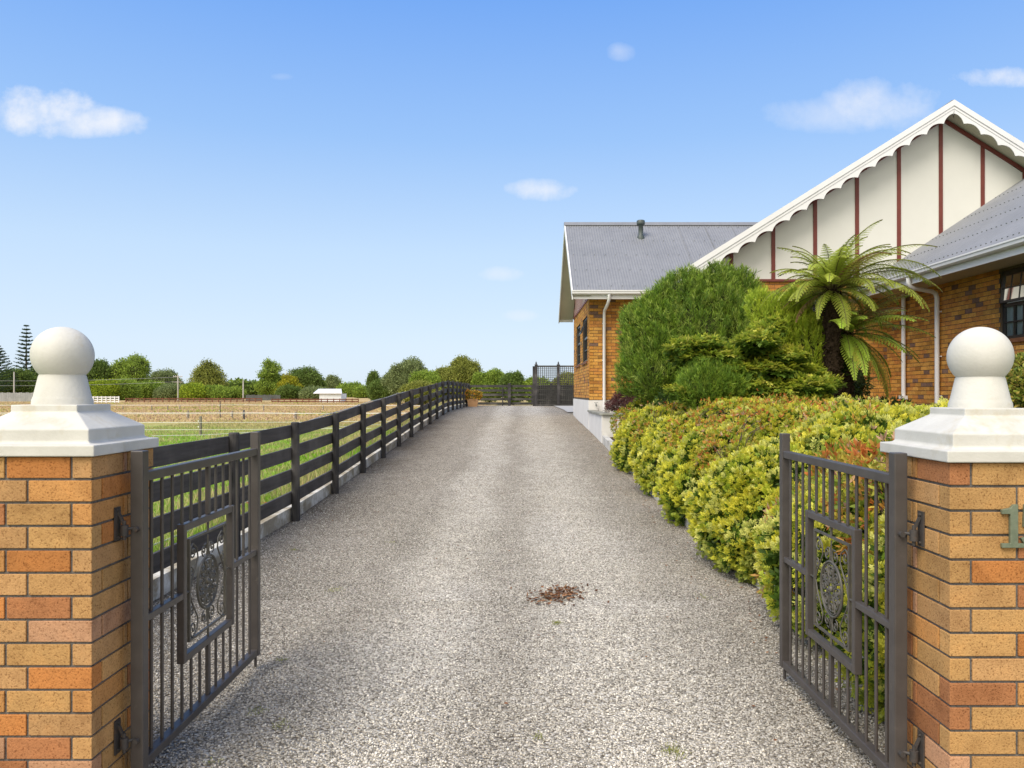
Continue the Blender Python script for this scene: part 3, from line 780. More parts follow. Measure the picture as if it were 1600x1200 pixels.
# screw heads along the purlins of the near roof
sc_=MB()
for k in range(7):
    for j in range(68):
        x=8.0+.72*k; y=8.1+.152*j; z=RE-.03+(x-7.70)*rs+.012
        sc_.box(x-.008,x+.008,y-.008,y+.008,z-.01,z+.010)
for k in range(5):
    for j in range(21):
        y=21.5+.78*k; x=1.55+.304*j; z=EZ-.03+(y-21.24)*sl+.012
        sc_.box(x-.008,x+.008,y-.008,y+.008,z-.01,z+.010)
o=sc_.build('roof_screws','vent_grey',house); o['kind']='stuff'
# scalloped barge boards on the front gable
def barge(x0,z0,x1,z1,y,name):
    d=Vector((x1-x0,0,z1-z0)); Ls=d.length; d.normalize(); n=Vector((-d.z,0,d.x))
    if n.z<0: n=-n
    N=16; pitch=Ls/N; poly=[(0,0),(Ls,0)]
    pts=[]
    for k in range(N):
        for i in range(9):
            t=i/8; s=k*pitch+t*pitch; pts.append((s,-.30+.095*math.sin(math.pi*t)**.8))
    poly=poly+pts[::-1]
    def fn(u,v,t):
        u=min(u,(x1-x0-n.x*v)/d.x); return (x0+d.x*u+n.x*v,t,z0+d.z*u+n.z*v)
    mb=MB()
    # strip quads rather than one big ngon
    for (a,b2) in zip(pts[:-1],pts[1:]):
        if b2[0]-a[0]<1e-6: continue
        mb.prism([(a[0],a[1]),(b2[0],b2[1]),(b2[0],0),(a[0],0)],fn,y-.02,y)
    mb.prism([(Ls-.001,-.2),(Ls+1,-.2),(Ls+1,0),(Ls-.001,0)],fn,y-.02,y)
    o=mb.build(name,'trim_white',house)
    MB().prism([(-.02,-.075),(Ls+1,-.075),(Ls+1,.035),(-.02,.035)],fn,y-.042,y-.0205).build('barge_cap','trim_white',house)
    MB().prism([(-.02,-.135),(Ls+1,-.135),(Ls+1,-.10),(-.02,-.10)],fn,y-.030,y-.0205).build('barge_bead','trim_white',house)
barge(GX0-.06,EZ-.03,AX,gz+.0,18.0,'barge_board'); barge(GX1+.06,EZ-.03,AX,gz,18.0,'barge_board')
# sloped soffits of the gable
for (x0,x1) in ((GX0-.02,AX),(GX1+.02,AX)):
    za=EZ-.17; zb=za+abs(x1-x0)*g_
    MB().add([(x0,18.001,za),(x1,18.001,zb),(x1,18.6,zb),(x0,18.6,za)],[(0,1,2,3)]).build('soffit','soffit_cream',house)
# gable panel, battens, trims
MB().prism([(4.1,4.152),(15.4,4.152),(AX,4.152+(AX-4.1)*g_+.16),(4.1,4.31)],lambda u,v,t:(u,t,v),18.47,18.6).build('gable_panel','panel_cream',house)
for k in range(11):
    x=4.884+.9665*k; zt=EZ-.20+(min(x,2*AX-x)-GX0)*g_
    MB().box(x-.043,x+.043,18.445,18.469,4.19,zt).build('batten','maroon',house)
MB().box(4.1,15.4,18.44,18.469,4.13,4.185).build('bottom_trim','maroon',house)
for sgn in (1,-1):
    x0=AX-sgn*(AX-4.2); 
    MB().bar((x0,18.452,EZ-.235+(4.2-GX0)*g_),(AX,18.452,EZ-.235+(AX-GX0)*g_),.03,.085,(0,0,1)).build('rake_trim','maroon',house)
# left wing gable end
MB().prism([(21.8,4.162),(28.0,4.162),(24.9,4.162+3.1*sl+.12)],lambda u,v,t:(t,u,v),1.895,1.99).build('gable_panel','panel_cream',house)
for k in range(13):
    y=22.05+.47*k; zt=4.16+max(.05,(3.1-abs(y-24.9))*sl+.1)
    MB().box(1.875,1.894,y-.04,y+.04,4.19,zt).build('batten','maroon',house)
MB().box(1.87,1.894,21.8,28.0,4.13,4.185).build('bottom_trim','maroon',house)
for y0 in (21.24,28.56):
    sg=1 if y0<24 else -1
    za=EZ-.04; zb=za+3.66*sl
    MB().add([(1.42,y0,za-.10),(1.42,24.9,zb-.10),(1.90,24.9,zb-.10),(1.90,y0,za-.10)],[(0,1,2,3)]).build('soffit','soffit_cream',house)
    MB().add([(x,y0,za-.19) for x in(1.385,1.415)]+[(x,24.9,zb-.19) for x in(1.385,1.415)]+[(x,y0,za+.02) for x in(1.385,1.415)]+[(x,24.9,zb+.02) for x in(1.385,1.415)],
       [(0,1,3,2),(4,6,7,5),(0,4,5,1),(1,5,7,3),(3,7,6,2),(2,6,4,0)]).build('barge_board','trim_white',house)
MB().box(1.415,1.9,28.50,28.54,4.08,4.20).build('fascia','trim_white',house)
# gutters, fascias, flat soffits
def gutter(p0,p1,n,z):
    """p0,p1 plan points of the roof edge, n outward"""
    mb=MB(); prof=[(.0,-.10),(.075,-.10),(.105,-.075),(.112,-.02),(.125,-.015),(.125,.012),(.108,.012),(.100,-.06),(.07,-.085),(.012,-.085),(.012,.005),(.0,.005)]
    a=Vector((*p0,0));b2=Vector((*p1,0));nv=Vector((*n,0))
    mb.prism(prof,lambda u,v,t:tuple((a+(b2-a)*t+nv*u)+Vector((0,0,z+v))),0,1)
    return mb.build('gutter','trim_white',house)
gutter((1.385,21.27),(3.50,21.27),(0,-1),EZ); gutter((3.62,21.27-.0),(3.62,18.0),(-1,0),EZ)
gutter((7.76,8.0),(7.76,18.45),(-1,0),RE)
MB().box(1.42,3.66,21.275,21.30,4.06,4.215).build('fascia','trim_white',house)
MB().box(3.625,3.65,18.002,21.274,4.06,4.215).build('fascia','trim_white',house)
MB().box(7.765,7.79,8.0,18.46,3.72,3.885).build('fascia','trim_white',house)
MB().box(1.9,4.1,21.301,21.80,4.105,4.122).build('soffit','soffit_cream',house)
MB().box(3.651,4.1,18.5,21.30,4.105,4.122).build('soffit','soffit_cream',house)
MB().box(7.791,8.52,8.0,18.46,3.752,3.765).build('soffit','soffit_cream',house)
# down pipes
def pipe(pts,r=.04,straps=()):
    mb=MB(); mb.tube(pts,r,12)
    o=mb.build('downpipe','trim_white',house)
    for (p,n) in straps:
        q=Vector(p)+Vector((*n,0))*.055
        MB().box(min(p[0],q.x)-.05,max(p[0],q.x)+.05,min(p[1],q.y)-.005 if n[0]==0 else p[1]-.02,max(p[1],q.y)+.005 if n[0]==0 else p[1]+.02,p[2]-.012,p[2]+.012).build('pipe_strap','trim_white',o)
pipe([(2.37,21.21,4.17),(2.37,21.22,4.04),(2.35,21.35,3.93),(2.30,21.62,3.80),(2.295,21.70,3.72),(2.295,21.71,1.06)],.042,[((2.295,21.73,3.45),(0,1)),((2.295,21.73,2.45),(0,1)),((2.295,21.73,1.45),(0,1))])
pipe([(7.70,15.85,3.84),(7.70,15.85,3.74),(7.74,15.87,3.67),(7.84,15.9,3.64),(8.28,16.08,3.60),(8.37,16.11,3.57),(8.41,16.12,3.48),(8.41,16.12,1.25)],.045,[((8.44,16.12,3.2),(1,0)),((8.44,16.12,2.3),(1,0)),((8.44,16.12,1.5),(1,0))])
pipe([(8.42,17.55,3.74),(8.42,17.55,1.50)],.045)
MB().box(8.34,8.48,17.48,17.62,1.42,1.50).build('pipe_shoe','trim_white',house)
# roof vent
vx,vy=3.64,24.05; vz=EZ+(vy-21.24)*sl
MB().lathe([(.11,-.12),(.11,.0),(.075,.04),(.07,.35),(.12,.36),(.125,.38),(.125,.47),(.10,.49),(.0,.5)],(vx,vy,vz),24).build('vent_pipe','vent_grey',house)
# tap on the plinth above the planter
mb=MB(); mb.tube([(2.07,21.76,1.26),(2.07,21.70,1.27),(2.07,21.66,1.25),(2.07,21.64,1.2)],.012,8); mb.box(2.02,2.12,21.69,21.71,1.29,1.30); mb.build('garden_tap','vent_grey',house)
MB().tube([(2.13,21.76,1.05),(2.13,21.70,1.04),(2.13,21.68,1.18)],.01,8).build('tap_standpipe','trim_white',house)

# ------------------------------------------------------------------ garden plants
rng=np.random.default_rng(11)
GT=[(.95,.84,.10),(.96,.90,.26),(.88,.80,.08),(.64,.66,.06)]; GB=(.16,.22,.03)
def gold(yc,ry,z0,xa,label,n=5200,ext=4.7,dz=0,extra=()):
    root=empty('golden_conifer',(2.6,yc,z0),label,'shrub','golden spreading conifers along the driveway')
    L=[(xa+.62,yc,z0+.36,.66,ry*.92,.46),(xa+.85,yc+.05,z0+.62,.74,ry*.8,.46),(xa+1.45,yc+.15,z0+.72+dz,.85,ry*.8,.62),(xa+2.3,yc+.3,z0+.78+dz,.9,ry*.82,.62)]
    if ext>4: L.append((ext-.5,yc+.4,z0+.80+dz,1.0,ry*1.05,.52))
    L+=list(extra)
    L2=[]
    for (a,b2,c,p,q,r_) in L:
        L2.append((a,b2,c,p,q,r_))
        for _ in range(5):
            th=rng.uniform(0,6.28); k=rng.uniform(.45,.75)
            L2.append((a+p*k*math.cos(th),b2+q*k*math.sin(th),c+r_*rng.uniform(.2,.55),p*.38,q*.36,r_*.45))
    nc=int(n*.17); q_=19
    P,N,T=lumps(L2,nc,rng,.9,1.04,zmin=lambda q:z0+.05)
    keep=(P[:,0]<xa+2.6)|(rng.random(len(P))<.6); P,N,T=P[keep],N[keep],T[keep]; nc=len(P)
    s=.85+.03*max(4,yc); rc=rng.uniform(.045,.085,nc)*s
    hue=mixcol(rng,nc,GT,[.36,.30,.22,.12],.1)
    P=np.repeat(P,q_,0);N=np.repeat(N,q_,0);rc=np.repeat(rc,q_);hue=np.repeat(hue,q_,0)
    up=np.array([0,0,1.]); A=unit(N+up*.35)
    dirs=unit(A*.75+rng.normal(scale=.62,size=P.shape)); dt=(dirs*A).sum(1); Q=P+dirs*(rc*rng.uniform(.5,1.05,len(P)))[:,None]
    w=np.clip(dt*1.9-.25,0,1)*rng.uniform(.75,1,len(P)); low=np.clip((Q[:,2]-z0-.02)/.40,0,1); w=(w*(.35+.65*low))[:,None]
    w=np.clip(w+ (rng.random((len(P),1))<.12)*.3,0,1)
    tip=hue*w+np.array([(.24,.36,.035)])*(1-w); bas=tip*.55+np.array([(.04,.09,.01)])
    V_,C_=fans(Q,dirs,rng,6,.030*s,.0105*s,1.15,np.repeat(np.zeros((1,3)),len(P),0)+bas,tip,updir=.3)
    V2,C2=fans(P[::4]-N[::4]*.05,N[::4],rng,5,.07*s,.025*s,1.3,(.05,.09,.012),(.10,.18,.025))
    V_,C_=np.vstack([V_,V2]),np.vstack([C_,C2])
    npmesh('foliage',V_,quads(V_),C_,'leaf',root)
    core(L,rng,'twigs',None,root,.86,z0+.02).build('twigs','twig_dark',root)
m_surface('twig_dark',(.022,.030,.010),(.045,.05,.02),14,.95,.05,50,1,.03)
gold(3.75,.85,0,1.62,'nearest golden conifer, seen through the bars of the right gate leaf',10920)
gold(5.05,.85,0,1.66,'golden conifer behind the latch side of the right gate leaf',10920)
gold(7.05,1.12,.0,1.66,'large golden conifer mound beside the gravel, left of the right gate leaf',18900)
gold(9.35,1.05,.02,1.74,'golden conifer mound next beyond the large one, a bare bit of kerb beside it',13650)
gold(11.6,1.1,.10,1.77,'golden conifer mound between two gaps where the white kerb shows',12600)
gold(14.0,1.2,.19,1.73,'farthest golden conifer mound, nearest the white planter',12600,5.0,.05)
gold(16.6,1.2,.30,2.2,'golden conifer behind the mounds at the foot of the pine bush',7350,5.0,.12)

# red and orange nandinas pushing through the gold
NC=[(.58,.20,.05),(.62,.34,.07),(.42,.42,.06),(.24,.32,.04),(.66,.42,.26),(.60,.50,.08)]
def nandina(L,label,n,ll=.046,w=None):
    c=L[0]; root=empty('nandina',(c[0],c[1],max(0,c[2]-c[5])),label,'shrub','red and green nandinas among the conifers')
    P,N,T=lumps(L,n,rng,.8,1.12)
    keep=P[:,2]>.06; P,N=P[keep],N[keep]
    col=mixcol(rng,len(P),NC,w or [.2,.22,.2,.16,.08,.14])
    out=[]
    for k in range(4):
        D=unit(N*.8+rng.normal(scale=.55,size=N.shape)+np.array([0,0,.25])); Nn=unit(np.cross(D,rng.normal(size=N.shape)))
        out.append(leafgeo(P,D,Nn,ll*rng.uniform(.7,1.3,len(P)),ll*.36,col*.8,col*1.1))
    V_,C_=merge(out); npmesh('foliage',V_,quads(V_),C_,'leaf',root)
    mb=MB()
    for _ in range(14):
        k=L[rng.integers(len(L))]; a=rng.uniform(0,6.28); x,y=k[0]+.5*k[3]*math.cos(a),k[1]+.5*k[4]*math.sin(a)
        mb.tube([(L[0][0],L[0][1],max(0,L[0][2]-L[0][5])),((L[0][0]+x)/2,(L[0][1]+y)/2,k[2]),(x,y,k[2]+k[5]*.45)],.005,5)
    mb.build('stems','bark',root)
nandina([(1.98,5.55,.30,.26,.36,.30),(2.02,5.62,.60,.24,.36,.26),(2.3,5.4,.95,.3,.3,.25)],'leafy red-tipped nandina beside the latch post of the right gate',1500,.06)
nandina([(2.05,4.35,.95,.32,.35,.33),(2.35,4.3,1.18,.3,.3,.2)],'pink and red nandina seen through the upper bars of the right gate',900,.06)
nandina([(2.26,8.65,.86,.33,.34,.28),(2.55,8.9,1.12,.5,.4,.25),(3.1,9.2,1.28,.6,.45,.22)],'orange-red nandina in the crease behind the largest gold mound',850)
nandina([(2.9,7.3,1.20,.42,.6,.22),(3.5,7.9,1.30,.5,.5,.2)],'russet nandina on top of the largest gold mound',420)
nandina([(2.28,10.7,.72,.32,.36,.38),(2.4,10.9,1.0,.4,.4,.3),(2.9,11.2,1.25,.5,.4,.22)],'orange nandina between the second and third gold mounds from the right gate',650)
nandina([(2.18,13.0,.74,.36,.45,.42),(2.5,13.2,1.15,.6,.5,.28),(3.2,13.6,1.38,.7,.5,.22)],'orange nandina nearest the white planter',600)
nandina([(3.6,11.8,1.40,.8,.6,.2)],'russet nandina below the layered dark green cypress',200)
nandina([(2.12,15.9,.95,.28,.3,.30)],'dark bronze nandina at the corner of the white planter',600,w=[.12,.1,.28,.36,.04,.1])

# big pine bush
def tufts(L,n,label,root,cols,base,nl=.11,nw=.012,m=16,updir=.9,zmin=None):
    P,N,T=lumps(L,n,rng,.78,1.04,zmin=zmin)
    A=unit(N*.45+np.array([0,0,updir])+rng.normal(scale=.16,size=N.shape))
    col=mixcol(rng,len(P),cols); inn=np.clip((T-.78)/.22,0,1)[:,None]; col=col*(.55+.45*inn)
    out=[]
    for k in range(m):
        s=rng.uniform(0,1,len(P))[:,None]*nl*1.6
        D=unit(A*rng.uniform(.5,1.1)+rng.normal(scale=.33,size=N.shape)); Nn=unit(np.cross(D,rng.normal(size=N.shape)))
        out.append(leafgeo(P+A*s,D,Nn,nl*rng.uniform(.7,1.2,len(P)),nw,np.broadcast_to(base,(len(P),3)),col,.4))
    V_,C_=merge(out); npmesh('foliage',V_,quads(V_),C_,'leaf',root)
PG=[(.32,.50,.05),(.42,.60,.06),(.21,.37,.04),(.56,.70,.12)]
root=empty('pine_bush',(3.45,16.2,.9),'large rounded dark green pine bush in front of the brick corner','shrub')
def px(x,y,d,rx,rz,ry): p=at(x,y,d); k=d/F; return (p[0],p[1],p[2],rx*k,ry,rz*k)
L=[px(1088,545,16.2,90,78,1.2),px(1060,580,16,82,66,1.0),px(1030,545,16.2,56,60,.8),px(1110,485,16.4,50,46,.7),px(1150,470,16.6,32,36,.45),px(1070,470,16.4,40,34,.55),px(1145,540,16.2,42,60,.8),
   px(1030,500,16.3,34,34,.5),px(1168,500,16.6,22,40,.4),px(1130,440,16.6,7,18,.12),px(1157,452,16.6,8,14,.12),px(1098,452,16.5,9,14,.12)]
L2=list(L)
for (a,b2,c,p,q,r_) in L[:8]:
    for _ in range(16):
        d=rng.normal(size=3); d/=np.linalg.norm(d); e=rng.uniform(.72,.98); f=rng.uniform(.16,.34); L2.append((a+p*e*d[0],b2+q*e*d[1],c+r_*e*d[2],p*f,q*f,r_*f*1.25))
tufts(L2,6800,None,root,PG,(.05,.085,.018),.13,.014,16)
core(L[:8],rng,'x',None,root,.80).build('branches','twig_dark',root)
# lime feathery shrub
LG=[(.62,.72,.07),(.74,.78,.09),(.48,.60,.06)]
root=empty('feathery_shrub',(4.5,13.5,1.0),'lime green feathery shrub between the pine bush and the tree fern','shrub')
L=[px(1212,520,13.5,32,46,.35),px(1240,512,13.5,26,38,.3),px(1188,486,13.7,18,24,.25),px(1262,560,13.3,26,56,.35),px(1235,600,13.4,46,50,.4),px(1272,612,13.3,24,36,.3),px(1240,480,13.6,13,18,.2),px(1218,486,13.6,12,18,.2),px(1270,525,13.4,12,20,.2)]
tufts(L,3200,None,root,LG,(.30,.42,.04),.09,.011,14,1.1)
core(L,rng,'x',None,root,.78).build('branches','twig_dark',root)
# small round pine
root=empty('dwarf_pine',(2.75,11.6,1.0),'small round mid green pine above the golden mounds','shrub')
L=[px(1112,606,11.9,44,32,.42),px(1098,616,11.8,30,28,.3),px(1132,612,11.8,32,28,.3)]
tufts(L,1300,None,root,[(.36,.56,.06),(.48,.64,.07),(.26,.42,.05)],(.05,.10,.02),.09,.009,15,.7)
core(L,rng,'x',None,root,.8).build('branches','twig_dark',root)
# layered hinoki cypress : tiers of drooping fans
root=empty('layered_cypress',(3.6,12.6,1.1),'layered dark green cypress with yellow-green drooping fans','shrub')
tiers=[]
blobs=[(1075,545,30,14),(1110,560,44,16),(1150,575,50,16),(1100,540,24,12),(1195,520,22,14),(1205,508,14,10),(1180,535,30,14),(1165,548,34,12),(1215,560,40,16),(1190,580,54,18),(1235,585,46,16),(1130,580,40,14),
 (1160,605,54,18),(1210,615,60,20),(1260,605,34,16),(1285,600,22,12),(1180,635,56,18),(1235,640,50,18),(1140,630,40,16),(1265,630,30,16),(1070,562,20,10),(1062,612,16,10),(1300,645,16,10)]
L=[]
for i,(x,y,a,h) in enumerate(blobs):
    d=12.5-.3*math.sin(i*2.4)+(-.35 if y>590 else 0); L.append(px(x,y,d,a,h,.35+a*.006))
P,N,T=lumps(L,11000,rng,.72,1.08)
D=unit(np.stack([N[:,0],N[:,1],np.abs(N[:,2])*.2-.12],1)+rng.normal(scale=.3,size=N.shape))
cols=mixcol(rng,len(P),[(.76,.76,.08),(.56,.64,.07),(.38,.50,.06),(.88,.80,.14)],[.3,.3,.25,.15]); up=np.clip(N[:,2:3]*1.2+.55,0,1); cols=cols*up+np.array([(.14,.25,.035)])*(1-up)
out=[]
for k in range(9):
    a=(k/8-.5)*2.4; Tn=unit(np.cross(D,np.array([0,0,1.])+rng.normal(scale=.15,size=N.shape)))
    d2=unit(D*math.cos(a)+Tn*math.sin(a)+rng.normal(scale=.1,size=N.shape)); NN=np.cross(D,Tn)
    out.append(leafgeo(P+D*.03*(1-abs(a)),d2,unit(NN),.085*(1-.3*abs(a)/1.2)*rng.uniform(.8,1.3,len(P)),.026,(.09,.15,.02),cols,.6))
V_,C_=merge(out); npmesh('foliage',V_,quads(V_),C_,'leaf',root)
mb=MB(); tr0=(px(1190,650,12.9,1,1,1)[:3])
for (a,b2,c,p,q,r_) in L: mb.tube([(3.9,12.95,1.0),((a+3.9)/2,(b2+12.95)/2+.1,(c+1.0)/2+.1),(a,b2,c)],[.05,.03,.01],6)
mb.build('branches','bark',root)
core([l for l in L if l[3]>.19],rng,'x',None,root,.6).build('inner_twigs','twig_dark',root)

# tree ferns
def frond(root,c,az,el,Lf,droop,rngv,tipw=.30,colr=((.10,.17,.03),(.19,.27,.05))):
    n=int(Lf/.058); p=np.array(c,float); pts=[];dirs=[]
    for i in range(n+1):
        t=i/n; e=el-droop*t**1.3; d=np.array([math.cos(az)*math.cos(e),math.sin(az)*math.cos(e),math.sin(e)])
        pts.append(p.copy()); dirs.append(d); p=p+d*Lf/n
    Pp=[];Dd=[];Nn=[];Ll=[];Ww=[];CC=[]
    roll=rngv.uniform(-.35,.35)
    for i in range(3,n):
        for h_ in (0,):
            t=(i+h_)/n; d=dirs[i]; pp=pts[i]*(1-h_)+pts[i+1]*h_; side0=np.cross(d,[0,0,1.]); side0/=np.linalg.norm(side0)+1e-9; upv=np.cross(side0,d)
            w=tipw*Lf/1.6*(math.sin(math.pi*min(1,(t*.95+.04))**.72))**1.15+.012
            for s in (-1,1):
                sd=side0*math.cos(roll)*s+upv*math.sin(roll)*s
                pd=sd*.85+d*.55-np.array([0,0,.28]); pd/=np.linalg.norm(pd); nn=np.cross(d,sd); 
                m=max(5,int(w/.017))
                for q in range(m):
                    tq=(q+.5)/m; sq=pp+pd*w*tq-np.array([0,0,.10*w*tq*tq]); ll=.034*(1-.7*tq)
                    for s2 in (-1,1):
                        ld=d*s2*.9+pd*.5; Pp.append(sq);Dd.append(ld);Nn.append(nn);Ll.append(ll);Ww.append(.021);
                        CC.append(tq)
    Pp=np.array(Pp);Dd=unit(np.array(Dd));Nn=unit(np.array(Nn)+rngv.normal(scale=.15,size=Pp.shape));CC=np.array(CC)[:,None]
    k=rngv.uniform(.7,1.15); c0=np.array(colr[0])*k;c1=np.array(colr[1])*k
    if rngv.random()<.035: c0,c1=np.array((.20,.12,.05)),np.array((.48,.27,.13))
    V_,C_=leafgeo(Pp,Dd,Nn,np.array(Ll),np.array(Ww),c0+(c1-c0)*CC*.6,c0+(c1-c0)*(CC*.5+.5))
    # rachis as thin ribbon quads
    pts=np.array(pts); r=.011*np.linspace(1,.25,n+1)[:,None]; sd=unit(np.cross(np.array(dirs),[0,0,1.]))
    A=pts-sd*r;B=pts+sd*r; RV=np.stack([A[:-1],B[:-1],B[1:],A[1:]],1).reshape(-1,3)
    up_=np.array([0,0,1.])*.012; RV2=np.stack([pts[:-1]-up_,pts[:-1]+up_*.4,pts[1:]+up_*.4,pts[1:]-up_],1).reshape(-1,3)
    RC=np.broadcast_to(np.array((.16,.14,.05)),(len(RV)*2,3))
    V_=np.vstack([V_,RV,RV2]);C_=np.vstack([C_,RC]); npmesh('frond',V_,quads(V_),C_,'leaf',root)
def fern(name,base,top,rt,label,fronds,seed,cols=None):
    rr=np.random.default_rng(seed); root=empty(name,base,label,'tree fern','tree ferns in front of the house')
    b0=Vector(base);t0=Vector(top); mb=MB(); n=18; pts=[];rs=[]
    for i in range(n):
        t=i/(n-1); pts.append(b0.lerp(t0,t)); rs.append(rt*(1.25-.35*t)*(1+.12*math.sin(i*2.7))*(1 if i<n-1 else .7))
    mb.tube(pts,rs,14)
    for _ in range(420): # old frond stubs and hairy roots
        t=rr.uniform(0,1); a=rr.uniform(0,6.28); p=b0.lerp(t0,t); r=rt*(1.2-.35*t)
        q=p+Vector((math.cos(a)*r,math.sin(a)*r,0)); mb.bar(q,q+Vector((math.cos(a)*.05,math.sin(a)*.05,.10*rr.uniform(-.5,1.2))),.02,.02)
    mb.build('trunk','fern_trunk',root)
    for (az,el,Lf,dr) in fronds: frond(root,(t0.x+.05*math.cos(az),t0.y+.05*math.sin(az),t0.z-.02),az,el,Lf,dr,rr,.25,cols or ((.10,.165,.03),(.20,.27,.05)))
FT=at(1300,452,12.9); FB=(FT[0]+.02,12.9,1.0)
rr=random.Random(8); fr=[]
for i in range(62):
    az=i*2.399+rr.uniform(-.2,.2); k=i/61
    el=R(84)-k*R(66)+rr.uniform(-.15,.15); Lf=(1.05+.2*min(1,k*1.6)+rr.uniform(-.22,.25))*(1.0+.22*max(-.6,math.cos(az)))
    fr.append((az,el,Lf,R(75)+k*R(25)+rr.uniform(-.2,.2)))
for i in range(16):
    fr.append((i*2.399+.4,R(18)-rr.uniform(0,.7),.85+rr.uniform(-.1,.35),R(70)+rr.uniform(-.2,.2)))
fern('tree_fern',FB,FT,.112,'tall tree fern with a thick dark trunk, its crown against the white gable',fr,1,((.30,.38,.05),(.60,.66,.11)))
F2=at(1318,520,13.3); fr=[]
for i in range(34):
    az=R(-125)+R(200)*(i/33)+rr.uniform(-.15,.15)
    fr.append((az,R(50)-R(75)*(i%4)/3+rr.uniform(-.15,.15),1.2+rr.uniform(-.35,.3),R(62)+rr.uniform(-.2,.2)))
fern('tree_fern',(F2[0],F2[1],1.0),F2,.11,'lower tree fern whose bright green fronds arch right towards the brick wall',fr,2,((.28,.44,.05),(.52,.66,.09)))
# dead and new growth between
def leafy(name,L,label,cat,n,ll,lw,cols,w=None,group=None,m=3,inner=.7,corecol='twig_dark',leafm='leaf',cf=.75,base=None):
    c=L[0]; root=empty(name,(c[0],c[1],base if base is not None else c[2]-c[5]),label,cat,group)
    P,N,T=lumps(L,n,rng,inner,1.05); inn=np.clip((T-inner)/(1.05-inner),0,1)[:,None]
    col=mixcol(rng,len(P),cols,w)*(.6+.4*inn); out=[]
    for k in range(m):
        D=unit(N*.7+rng.normal(scale=.6,size=N.shape)); Nn=unit(np.cross(D,rng.normal(size=N.shape)))
        out.append(leafgeo(P+rng.normal(scale=ll*.4,size=P.shape),D,Nn,ll*rng.uniform(.6,1.3,len(P)),lw,col*.85,col*1.1))
    V_,C_=merge(out); npmesh('foliage',V_,quads(V_),C_,leafm,root)
    if cf: core(L,rng,'x',None,root,cf).build('branches',corecol,root)
    return root
# red maple in the planter
rt=leafy('japanese_maple',[px(972,622,18.9,14,9,.25),px(988,630,18.8,12,10,.2),px(958,634,18.8,10,7,.2),px(972,634,18.7,20,7,.25),px(980,617,19,12,7,.2)],'small dark red Japanese maple in the white planter','shrub',1500,.07,.016,[(.17,.055,.055),(.22,.09,.08),(.11,.045,.045),(.20,.13,.11)],cf=0,base=1.0)
mb=MB(); b0=at(975,644,18.9)
for q in [(962,628),(970,620),(985,624),(993,632),(978,614),(955,634)]:
    e=at(q[0],q[1],18.9); mb.tube([b0,((b0[0]+e[0])/2,18.9,(b0[2]+e[2])/2-.03),e],[.025,.015,.006],6)
mb.build('trunk','bark',rt)
leafy('low_hedge',[px(1385,640,15.6,40,16,.45),px(1350,646,15.2,30,16,.4)],'low dark green hedge at the foot of the brick wall','hedge',1500,.07,.03,[(.05,.09,.02),(.07,.12,.03),(.035,.07,.015)])
leafy('dark_shrub',[px(1290,590,14.6,26,60,.4),px(1310,625,14.2,40,40,.5),px(1262,655,14.0,30,30,.4),px(1298,560,13.3,24,50,.3),px(1306,500,13.5,26,36,.3),px(1335,600,15.2,20,30,.3)],'dark shrub in the shade round the foot of the tree ferns','shrub',2200,.09,.03,[(.06,.11,.025),(.09,.15,.03),(.05,.08,.02)])
leafy('golden_privet',[px(1592,608,7.6,26,28,.3),px(1608,585,7.8,20,30,.3),px(1605,625,7.5,38,24,.3)],'yellow-green shrub rising behind the numbered gate pillar','shrub',1900,.055,.022,[(.40,.40,.06),(.30,.36,.05),(.46,.36,.08),(.16,.22,.03)])
leafy('dark_shrub',[px(1175,640,13.6,30,26,.3),px(1050,628,13.9,22,18,.3)],'tuft of dark foliage under the small round pine','shrub',900,.08,.03,[(.06,.11,.02),(.09,.15,.03)])

# ------------------------------------------------------------------ leaf pile, loose leaves, weeds
def leavesflat(n,cx,cy,sx,sy,hh,name,label,cols,size,parentless=True,kind='stuff',cat='leaves'):
    x=cx+rng.normal(size=n)*sx; y=cy+rng.normal(size=n)*sy+ (x-cx)*.5
    z=np.array([zdr(a,b2) for a,b2 in zip(x,y)])+.008+rng.uniform(0,1,n)*hh*np.exp(-((x-cx)/sx)**2/2-((y-cy)/sy)**2/2)
    P=np.stack([x,y,z],1); D=unit(np.stack([rng.normal(size=n),rng.normal(size=n),rng.uniform(-.2,.45,n)],1)); N=unit(np.stack([rng.normal(scale=.4,size=n),rng.normal(scale=.4,size=n),np.ones(n)],1))
    c=mixcol(rng,n,cols); V_,C_=leafgeo(P,D,N,size*rng.uniform(.6,1.3,n),size*.55,c*.9,c*1.1)
    V3,C3=leafgeo(P,D,unit(N+rng.normal(scale=.5,size=N.shape)),size*rng.uniform(.6,1.1,n),size*.4,c*.7,c)
    o=npmesh(name,np.vstack([V_,V3]),quads(np.vstack([V_,V3])),np.vstack([C_,C3]),'dry_leaf'); tag(o,label,cat,kind=kind)
BR=[(.17,.075,.035),(.24,.12,.06),(.12,.055,.03),(.30,.17,.09)]
leavesflat(250,at(872,0,6.12)[0],6.12,.10,.12,.035,'leaf_pile','small heap of brown dead leaves in the middle of the gravel',BR,.038)
